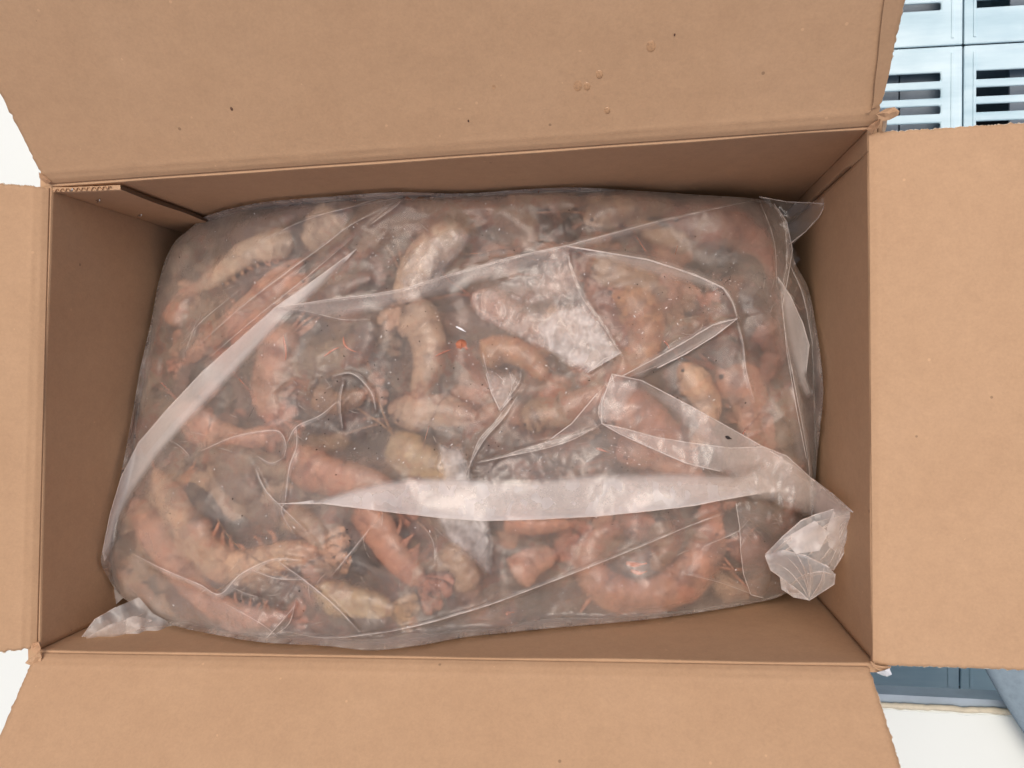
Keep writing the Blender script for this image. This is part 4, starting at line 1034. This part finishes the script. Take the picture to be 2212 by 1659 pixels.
# diagonal double fold on the left
F1 = [(770,538),(680,604),(597,662),(520,730),(440,800),(360,885),(300,955),(262,1030),(238,1110),(222,1190),(226,1212),(244,1180),(262,1120),(290,1065),(345,985),(410,912),(470,850),(560,752),(622,688),(700,618)]
sheet('film_fold_or_glare', F1, M_film3, .0012, [F1[0:11]], .0003, .0003, 1, lab='long diagonal double fold')
sheet('film_fold_or_glare', [(600,664),(520,732),(440,802),(360,888),(302,958),(312,985),(372,915),(440,845),(520,765),(612,684)], M_filmT, .0020, None, wr=.0002, seed=2)
# crease band running right from the bend
F1b = [(600,664),(700,648),(800,636),(870,624),(960,596),(1100,556),(1225,530),(1420,478),(1500,455),(1430,490),(1300,528),(1225,552),(1120,590),(980,630),(880,655),(780,680),(700,690),(640,682)]
sheet('film_fold_or_glare', F1b, M_film2, .0014, [F1b[0:8]], .00022, .0004, 3)
# arc band under the upper crease
F12 = [(1225,532),(1300,544),(1400,561),(1500,593),(1562,622),(1530,628),(1470,612),(1380,590),(1300,566)]
sheet('film_fold_or_glare', F12, M_film2, .0010, [F12[0:5]+[(1583,655),(1593,688)]], .0005, .0003, 4)
F12b = [(1593,688),(1540,702),(1480,738),(1420,772),(1345,812),(1385,822),(1410,800),(1480,765),(1545,725)]
sheet('film_fold_or_glare', F12b, M_film2, .0012, [F12b[0:5], [(1593,688),(1545,725),(1480,765),(1420,795)]], .0004, .0003, 5)
# crumpled patches: extra milky sheets imitate sky glare, beside one real crease fan
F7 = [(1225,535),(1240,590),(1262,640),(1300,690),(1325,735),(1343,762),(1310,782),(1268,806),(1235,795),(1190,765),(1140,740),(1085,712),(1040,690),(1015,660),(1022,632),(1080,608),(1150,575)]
sheet('film_fold_or_glare', F7, M_film2, .0011, None, wr=.0018, seed=6, step=3.5, soft=10., glare=True, lab='crumpled patch of extra milky film imitating sky glare')
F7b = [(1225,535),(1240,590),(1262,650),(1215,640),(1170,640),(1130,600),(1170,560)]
sheet('film_fold_or_glare', F7b, M_filmT, .0020, None, wr=.0008, seed=7, step=4)  # second layer over the upper part of the glare triangle
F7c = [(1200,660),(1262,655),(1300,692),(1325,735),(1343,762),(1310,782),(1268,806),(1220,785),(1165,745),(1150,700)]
sheet('film_fold_or_glare', F7c, M_film3, .0022, [[(1343,762),(1305,775),(1270,805)]], wr=.0022, seed=8, step=3., soft=20., glare=True)  # brightest glare of the triangle, added as a milkier sheet
F11 = [(1042,758),(1060,795),(1085,805),(1127,798),(1122,830),(1105,858),(1081,888),(1062,850),(1050,808)]
sheet('film_fold_or_glare', F11, M_film2, .0012, [F11[5:9]], wr=.0024, seed=9, step=3.5, lab='small fan of sharp creases')
F9 = [(862,600),(885,545),(925,512),(990,488),(1022,508),(1000,545),(965,580),(950,620),(900,640),(870,660)]
sheet('film_fold_or_glare', F9, M_film2, .0010, None, wr=.0012, seed=10, soft=10., glare=True, step=3.5)  # pale gloss put in as an added film sheet
F8 = [(942,955),(1005,962),(1012,1000),(1030,1060),(1058,1120),(1066,1180),(1062,1242),(1045,1238),(1000,1200),(962,1165),(935,1120),(938,1080),(952,1040),(945,1000)]  # upright sky reflection put in as a pale sheet of film
sheet('film_fold_or_glare', F8, M_film3, .0012, None, wr=.0016, seed=11, soft=20., glare=True, step=3., lab='pale crumpled strip imitating sky glare, crossing under the milky fold')
# right side folds
F10 = [(1680,598),(1708,640),(1735,700),(1748,745),(1742,800),(1757,850),(1742,866),(1722,830),(1706,770),(1692,700),(1684,650)]
sheet('film_fold_or_glare', F10, M_film3, .0030, [F10[0:5]], .0003, .0010, 12)
F10b = [(1640,428),(1672,440),(1700,480),(1712,540),(1702,600),(1690,660),(1700,760),(1720,880),(1742,990),(1745,1080),(1730,1060),(1705,940),(1682,820),(1668,700),(1668,600),(1672,520)]
sheet('film_fold_or_glare', F10b, M_filmT, .0026, [F10b[1:9]], .00028, .0008, 13)
# top right corner tip
def zcorner(u, v): return -.100+.012*max(0, (u-1700)/80)
F13 = [(1640,425),(1700,436),(1750,438),(1775,424),(1781,432),(1783,447),(1768,470),(1740,500),(1712,530),(1730,560),(1700,590),(1690,520),(1680,460)]
sheet('film_corner', F13, M_filmT, .0, [[(1640,425),(1700,436),(1750,438),(1781,440)], [(1781,445),(1768,470),(1740,500),(1705,528)]], .00045, .0018, 14, zfun=zcorner, lab='pulled out corner tip of the bag', step=4, rmat=M_film2)
# the milky fold and the wide sheet above it
def liftD(u, v): return .003+.006*min(1, max(0, (u-1200)/600))
F2 = [(600,1088),(640,1086),(690,1078),(760,1055),(830,1037),(920,1028),(1000,1030),(1130,1036),(1270,1022),(1440,1018),(1560,1024),(1650,1020),(1710,1060),(1650,1064),(1560,1080),(1500,1092),(1400,1104),(1290,1115),(1160,1122),(1040,1125),(950,1118),(860,1108),(780,1098),(700,1088)]
sheet('film_fold_or_glare', F2, M_film5, .0016, [F2[12:24]+[F2[0]]], .00035, .0006, 15, lift=liftD, lab='broad milky turned-over fold')
sheet('film_fold_or_glare', [(700,1086),(830,1042),(930,1034),(1040,1040),(1300,1030),(1500,1030),(1640,1040),(1600,1066),(1500,1086),(1290,1110),(1040,1120),(860,1103)], M_film2, .0018, None, wr=.0006, seed=16, lift=liftD)
def liftS(u, v): return .004+.010*min(1, max(0, (u-1300)/500))
F3 = [(1020,1002),(1070,992),(1130,972),(1190,948),(1235,915),(1270,872),(1322,808),(1386,822),(1440,850),(1500,882),(1560,915),(1622,950),(1682,985),(1752,1032),(1800,1068),(1842,1106),(1780,1118),(1720,1085),(1650,1060),(1560,1050),(1440,1040),(1270,1042),(1130,1050),(1040,1045)]
sheet('film_sheet', F3, M_filmT, .002, [F3[6:16], [(1322,808),(1328,840)], [(1290,850),(1235,915),(1190,948)]], .0004, .0012, 17, lift=liftS, lab='loose pointed sheet drawn towards the twisted neck')
F3b = [(1386,822),(1440,850),(1500,882),(1560,915),(1622,950),(1682,985),(1752,1032),(1800,1068),(1840,1104),(1760,1070),(1700,1030),(1640,1012),(1570,1016),(1520,960),(1460,900),(1400,850)]
sheet('film_fold_or_glare', F3b, M_film2, .004, [F3b[1:8]], .0003, .0010, 18, lift=liftS)
F3d = [(1322,808),(1386,822),(1360,870),(1345,905),(1300,915),(1292,880)]
sheet('film_fold_or_glare', F3d, M_film2, .0035, [[(1322,808),(1300,870),(1300,915)]], .0003, .0010, 19, lift=liftS)
F3c = [(1300,915),(1345,925),(1420,945),(1500,958),(1580,968),(1650,965),(1700,985),(1760,1040),(1840,1105),(1780,1115),(1720,1090),(1650,1062),(1590,1040),(1555,1018),(1480,1000),(1400,965),(1340,938)]
sheet('film_fold_or_glare', F3c, M_film2, .005, [F3c[0:9], F3c[13:17]+[F3c[0]]], .0003, .0014, 20, lift=liftS)
F3e = [(1560,1060),(1620,1010),(1680,985),(1760,1040),(1842,1106),(1790,1122),(1740,1118),(1680,1090),(1620,1078)]
sheet('film_fold_or_glare', F3e, M_film2, .0065, None, wr=.0018, seed=21, lift=liftS, step=4)
# film hanging below the neck
F5 = [(1590,1088),(1640,1075),(1700,1095),(1740,1125),(1700,1165),(1660,1205),(1668,1250),(1650,1292),(1622,1285),(1606,1240),(1600,1190),(1598,1140)]
sheet('film_sheet', F5, M_filmT, .003, [F5[7:12]+[F5[0]]], .00025, .0022, 22, step=4)
for q in range(7):
    a0 = (1560+8*q, 1098+3*q); a1 = (1700+6*q, 1120+14*q)
    sheet('film_fold_or_glare', [a0, ((a0[0]+a1[0])/2, (a0[1]+a1[1])/2-5), a1, ((a0[0]+a1[0])/2, (a0[1]+a1[1])/2+7)], M_film2, .005+.0005*q, None, wr=.001, seed=30+q, step=4)
# twisted neck / tail end of the bag, faceted
def neck(name, P, mat, seed, edges=None, lab=None, pleats=()):
    """P: (u,v,z) outline; z interpolated by distance"""
    Q = np.array(P, float)
    def zfun(u, v):
        w_ = 1/((Q[:, 0]-u)**2+(Q[:, 1]-v)**2+20)**1.5; return float((w_*Q[:, 2]).sum()/w_.sum())
    ob = sheet(name, [(a, b) for a, b, c in P], mat, 0, edges, .00035, .0007, seed, zfun=zfun, step=3.5, lab=lab, soft=0)
    for pi_, pl in enumerate(pleats):
        L2 = catmull(pl, 24); mb = MB(); m_ = 24
        mb.tube([at(a, b, zfun(a, b)+.0010) for a, b in L2], [.0004*math.sin(math.pi*(q+.8)/(m_+.6))*(.5+abs(noise.noise(Vector((q*.3, pi_, seed))))) for q in range(m_)], 5)
        r_ = set_fade(mb.build('pleat', M_film3, ob, True))
        # sloping milky facet beside each pleat
        vs2 = []
        for q, (a, b) in enumerate(L2):
            k_ = math.sin(math.pi*(q+.5)/m_); vs2 += [at(a, b, zfun(a, b)+.0009), at(a+7*k_, b+6*k_, zfun(a, b)+.0002)]
        r2_ = set_fade(mesh_obj('pleat', vs2, [(2*q, 2*q+1, 2*q+3, 2*q+2) for q in range(m_-1)], M_film2, ob, True))
    return ob
neck('neck_gather', [(1760,1112,-.045),(1800,1100,-.040),(1841,1104,-.040),(1837,1150,-.046),(1826,1190,-.052),(1800,1232,-.054),(1788,1226,-.048),(1740,1205,-.036),(1700,1196,-.034),(1655,1212,-.046),(1653,1198,-.044),(1690,1160,-.032),(1730,1125,-.036)], M_film4, 41, [[(1653,1198),(1690,1160),(1730,1125),(1760,1112),(1800,1100),(1841,1104)], [(1841,1104),(1837,1150),(1826,1190),(1800,1232)]], 'gathered white neck of the bag', [[(1668,1206),(1712,1178),(1760,1150),(1800,1125),(1836,1108)], [(1715,1196),(1758,1176),(1800,1152),(1836,1112)], [(1770,1214),(1796,1180),(1816,1145),(1839,1110)], [(1806,1224),(1820,1180),(1832,1140),(1840,1108)], [(1665,1200),(1700,1165),(1745,1135),(1790,1120)], [(1690,1196),(1730,1160),(1780,1140),(1830,1112)], [(1745,1200),(1775,1170),(1800,1140),(1834,1110)], [(1790,1222),(1805,1190),(1818,1150),(1838,1108)]])
neck('neck_gather', [(1653,1200,-.044),(1690,1188,-.030),(1740,1200,-.030),(1792,1226,-.036),(1804,1240,-.042),(1802,1262,-.050),(1748,1297,-.056),(1715,1290,-.060),(1688,1272,-.060),(1684,1245,-.052),(1665,1232,-.048)], M_film4, 42, [[(1653,1200),(1665,1232),(1684,1245),(1715,1268),(1748,1297)], [(1748,1297),(1802,1262),(1804,1240)], [(1690,1188),(1740,1200),(1792,1226)]], 'folded lower end of the neck', [[(1720,1196),(1735,1225),(1745,1260),(1748,1290)], [(1675,1215),(1705,1235),(1730,1265),(1746,1292)], [(1780,1224),(1775,1250),(1762,1275),(1750,1292)], [(1690,1195),(1720,1225),(1740,1260),(1748,1292)], [(1745,1206),(1750,1240),(1748,1290)], [(1700,1270),(1730,1245),(1770,1235),(1800,1240)]])
neck('neck_gather', [(1684,1245,-.050),(1715,1268,-.048),(1748,1297,-.055),(1715,1291,-.066),(1688,1273,-.066)], M_film3, 43)
neck('neck_gather', [(1690,1165,-.034),(1760,1125,-.030),(1790,1150,-.040),(1770,1190,-.034),(1720,1196,-.030)], M_film3, 44)
neck('neck_gather', [(1800,1105,-.038),(1841,1104,-.039),(1836,1150,-.048),(1815,1200,-.054),(1790,1180,-.046),(1786,1140,-.040)], M_film3, 45)
# bottom left tail
neck('film_tail', [(168,1388,-.028),(182,1368,-.026),(205,1338,-.028),(250,1312,-.036),(300,1290,-.046),(330,1325,-.050),(380,1352,-.050),(445,1368,-.050),(400,1362,-.046),(330,1368,-.040),(290,1378,-.034),(274,1398,-.032),(238,1405,-.030),(196,1402,-.028)], M_film4, 46, [[(168,1388),(205,1338),(250,1312)], [(168,1388),(196,1402),(238,1405),(274,1398)]], 'loose white tail end in the lower left corner', [[(176,1386),(210,1365),(260,1345),(310,1325)], [(180,1392),(230,1380),(290,1360),(360,1352)], [(215,1398),(250,1385),(300,1372)]])
neck('film_tail', [(182,1380,-.024),(230,1352,-.026),(290,1330,-.034),(330,1340,-.042),(290,1365,-.034),(230,1388,-.028)], M_film2, 47)
neck('film_tail', [(212,1278,-.070),(246,1262,-.068),(268,1290,-.066),(250,1306,-.070),(222,1312,-.074),(214,1296,-.074)], M_film3, 48, [[(212,1296),(240,1292),(266,1290)]])
# soft outer skirt of the bag along the bottom edge
F14 = [(800,1372),(900,1354),(1040,1314),(1150,1275),(1280,1226),(1400,1178),(1450,1240),(1440,1333),(1330,1345),(1200,1356),(1080,1368),(1000,1377),(900,1395),(800,1404),(700,1394),(640,1385)]
sheet('film_fold_or_glare', F14, M_filmT, .0016, None, wr=.0008, seed=50)
F15 = [(300,1180),(330,1230),(400,1262),(475,1290),(560,1300),(640,1330),(700,1380),(570,1386),(470,1370),(380,1350),(310,1316),(262,1286),(250,1230)]
sheet('film_fold_or_glare', F15, M_filmT, .0015, None, wr=.0012, seed=51)

# many short fine wrinkles, too small to pick apart
mb = MB(); fw = []; r4 = np.random.RandomState(11)
CLU = [(1080,835,45,.9,18),(1260,740,80,.8,26),(1000,1000,60,1.4,20),(700,870,90,.7,22),(600,1280,110,-.5,26),(470,960,80,.2,12),(1720,650,70,1.4,18),(1650,1130,70,.5,20),(1740,480,40,-.6,10),(560,1340,90,.9,14),(1300,905,50,.8,14),(560,640,120,-.8,12),(900,600,120,.2,12),(1450,700,120,-.5,12),(1150,1000,90,.1,16),(850,1200,160,.9,16),(1350,1250,160,-.4,10),(1500,950,120,.5,14),(640,560,120,-.7,10)]
for (cu, cv_, rr, an, n_) in CLU:
    for q in range(int(n_*.75)):
        u, v = cu+r4.randn()*rr*.6, cv_+r4.randn()*rr*.5; a = an+r4.randn()*.5; L_ = r4.uniform(5, 20); kk = r4.randn()*.10
        pts = [(u+L_*t*math.cos(a)-kk*L_*t*t*math.sin(a), v+L_*t*math.sin(a)+kk*L_*t*t*math.cos(a)) for t in np.linspace(-1, 1, 9)]
        if not inside_mask(BIN, np.array([p[0] for p in pts]), np.array([p[1] for p in pts])).all(): continue
        rr_ = r4.uniform(.00008, .00022)
        b0 = len(mb.v); mb.tube([at(a_, b_, max(float(film_at(a_, b_)), float(film_at(a_, b_, Zsmooth)))+.0007) for a_, b_ in pts], [rr_*math.sin(math.pi*(t+.6)/9.2) for t in range(9)], 4)
o = set_fade(bchild(mb.build('fine_wrinkles', M_film2, None, True))); o['kind'] = 'stuff'
# frost grains and tiny crystals on the film
mb = MB(); r2 = np.random.RandomState(3)
cl = [(1560,620,70),(1250,760,80),(1000,1020,120),(760,700,160),(1100,680,120),(1400,650,100),(1180,1010,90),(700,900,120),(1030,900,120),(900,560,80),(1350,1000,100)]
for i in range(900):
    if r2.rand() < .55: c = cl[r2.randint(len(cl))]; u, v = c[0]+r2.randn()*c[2]*.6, c[1]+r2.randn()*c[2]*.5
    else: u, v = r2.uniform(260, 1740), r2.uniform(430, 1370)
    if not inside_mask(BAG, np.array([u]), np.array([v]))[0]: continue
    p = at(u, v, float(film_at(u, v))+.0006); r = .00012+.00022*r2.rand()**2; a = r2.rand()*6.28; l = r*(1+2*r2.rand()**3)
    d = np.array([math.cos(a), math.sin(a), 0])
    mb.tube([p-d*l, p, p+d*l], [r*.3, r, r*.3], 4)
o = mb.build('frost_grains', M_ice); tag(o, 'tiny frost grains scattered over the bag', kind='stuff')
mb = MB()
for i in range(260):
    u, v = r2.uniform(300, 1740), r2.uniform(450, 1350)
    if r2.rand() < .6: c = cl[r2.randint(len(cl))]; u, v = c[0]+r2.randn()*c[2]*.6, c[1]+r2.randn()*c[2]*.5
    if not inside_mask(BAG, np.array([u]), np.array([v]))[0]: continue
    p = at(u, v, float(film_at(u, v))+.0003); r = .00016+.0002*r2.rand()**2; a = r2.rand()*6.28; d = np.array([math.cos(a), math.sin(a), 0])
    mb.tube([p-d*r*1.5, p, p+d*r*1.5], [r*.4, r, r*.4], 4)
o = mb.build('dark_specks', M_bit); tag(o, 'fine dark specks scattered over the bag', kind='stuff')
# loose orange leg and shell pieces that lie against the film
def leg_bit(pts, r, lab, mat=M_orange, z=-.0013):
    line = [at(u, v, float(film_at(u, v))+z) for u, v in catmull(pts, 12)]; m2 = MB(); m2.tube(line, [r*(.5+math.sin(math.pi*min(1, (q+1)/10))) for q in range(12)], 6)
    o = m2.build('leg_piece', mat, None, True); tag(o, lab, 'shrimp leg', 'broken shrimp leg pieces')
leg_bit([(742,728),(745,745),(760,757),(785,764)], .0006, 'bent orange leg piece in the left centre of the bag')
leg_bit([(700,770),(722,755),(742,748)], .0005, 'thin orange leg piece joining the bent one')
leg_bit([(985,748),(1000,745),(1010,755)], .0022, 'stubby orange shell piece left of the banded tail')
leg_bit([(940,770),(960,760),(985,752)], .0005, 'hair-thin orange feeler left of the stubby orange piece')
leg_bit([(1288,968),(1300,972),(1316,978)], .0007, 'small orange flake below the centre of the folded sheet')
leg_bit([(1352,1216),(1372,1220),(1398,1217)], .0012, 'bright orange leg piece inside the curled ring')
leg_bit([(1362,1232),(1380,1238),(1398,1234)], .0009, 'second orange leg piece below the bright one in the ring')
leg_bit([(1092,1328),(1098,1324),(1110,1322)], .0008, 'orange-red flake at the bottom edge of the bag')
leg_bit([(1432,735),(1442,745),(1448,760)], .0005, 'thin orange twig by the lower arm of the curved crease')
leg_bit([(985,705),(998,712),(1006,717)], .0005, 'pale splinter above the centre of the bag', M_ice, .0006)
leg_bit([(612,725),(618,760),(615,790)], .0006, 'fine red vein on the broad pink-beige shrimp')
leg_bit([(1568,943),(1574,946),(1580,948)], .0006, 'small dark chip on the folded sheet at the right', M_bit, .016)

# frozen block that fills the bag under the shrimp
bu, bv = np.meshgrid(np.arange(230, 1770, 9.), np.arange(410, 1405, 9.))
zb2 = film_at(bu, bv)-.0135
zn = np.array([noise.noise(Vector((a/45, b/45, 2)))*.006+noise.noise(Vector((a/16, b/16, 5)))*.002 for a, b in zip(bu.ravel(), bv.ravel())]).reshape(bu.shape)
mk = inside_mask([tuple((np.array(p)-np.array([1000, 900]))*.992+np.array([1000, 900])) for p in BAG], bu, bv)
Wb = at_grid(bu, bv, np.minimum(np.maximum(zb2+zn, zwall(bu, bv)+.001), film_at(bu, bv)-.0035)); ids = -np.ones(bu.shape, int); verts = []; faces = []
for j in range(bu.shape[0]):
    for i in range(bu.shape[1]):
        if mk[j, i]: ids[j, i] = len(verts); verts.append(Wb[j, i])
nt_ = len(verts); edges = {}
for j in range(bu.shape[0]-1):
    for i in range(bu.shape[1]-1):
        q = (ids[j, i], ids[j, i+1], ids[j+1, i+1], ids[j+1, i])
        if min(q) >= 0:
            faces.append(q)
            for a, b in zip(q, q[1:]+q[:1]):
                if (b, a) in edges: del edges[b, a]
                else: edges[a, b] = 1
low = {}
for a, b in list(edges):
    for k in (a, b):
        if k not in low: low[k] = len(verts); p = verts[k]; verts.append((p[0], p[1], -.235))
    faces.append((a, b, low[b], low[a]))
o = mesh_obj('frozen_block', verts, faces, M_mass, None, True); tag(o, 'dark frozen mass of shrimp and ice filling the bag', kind='stuff')
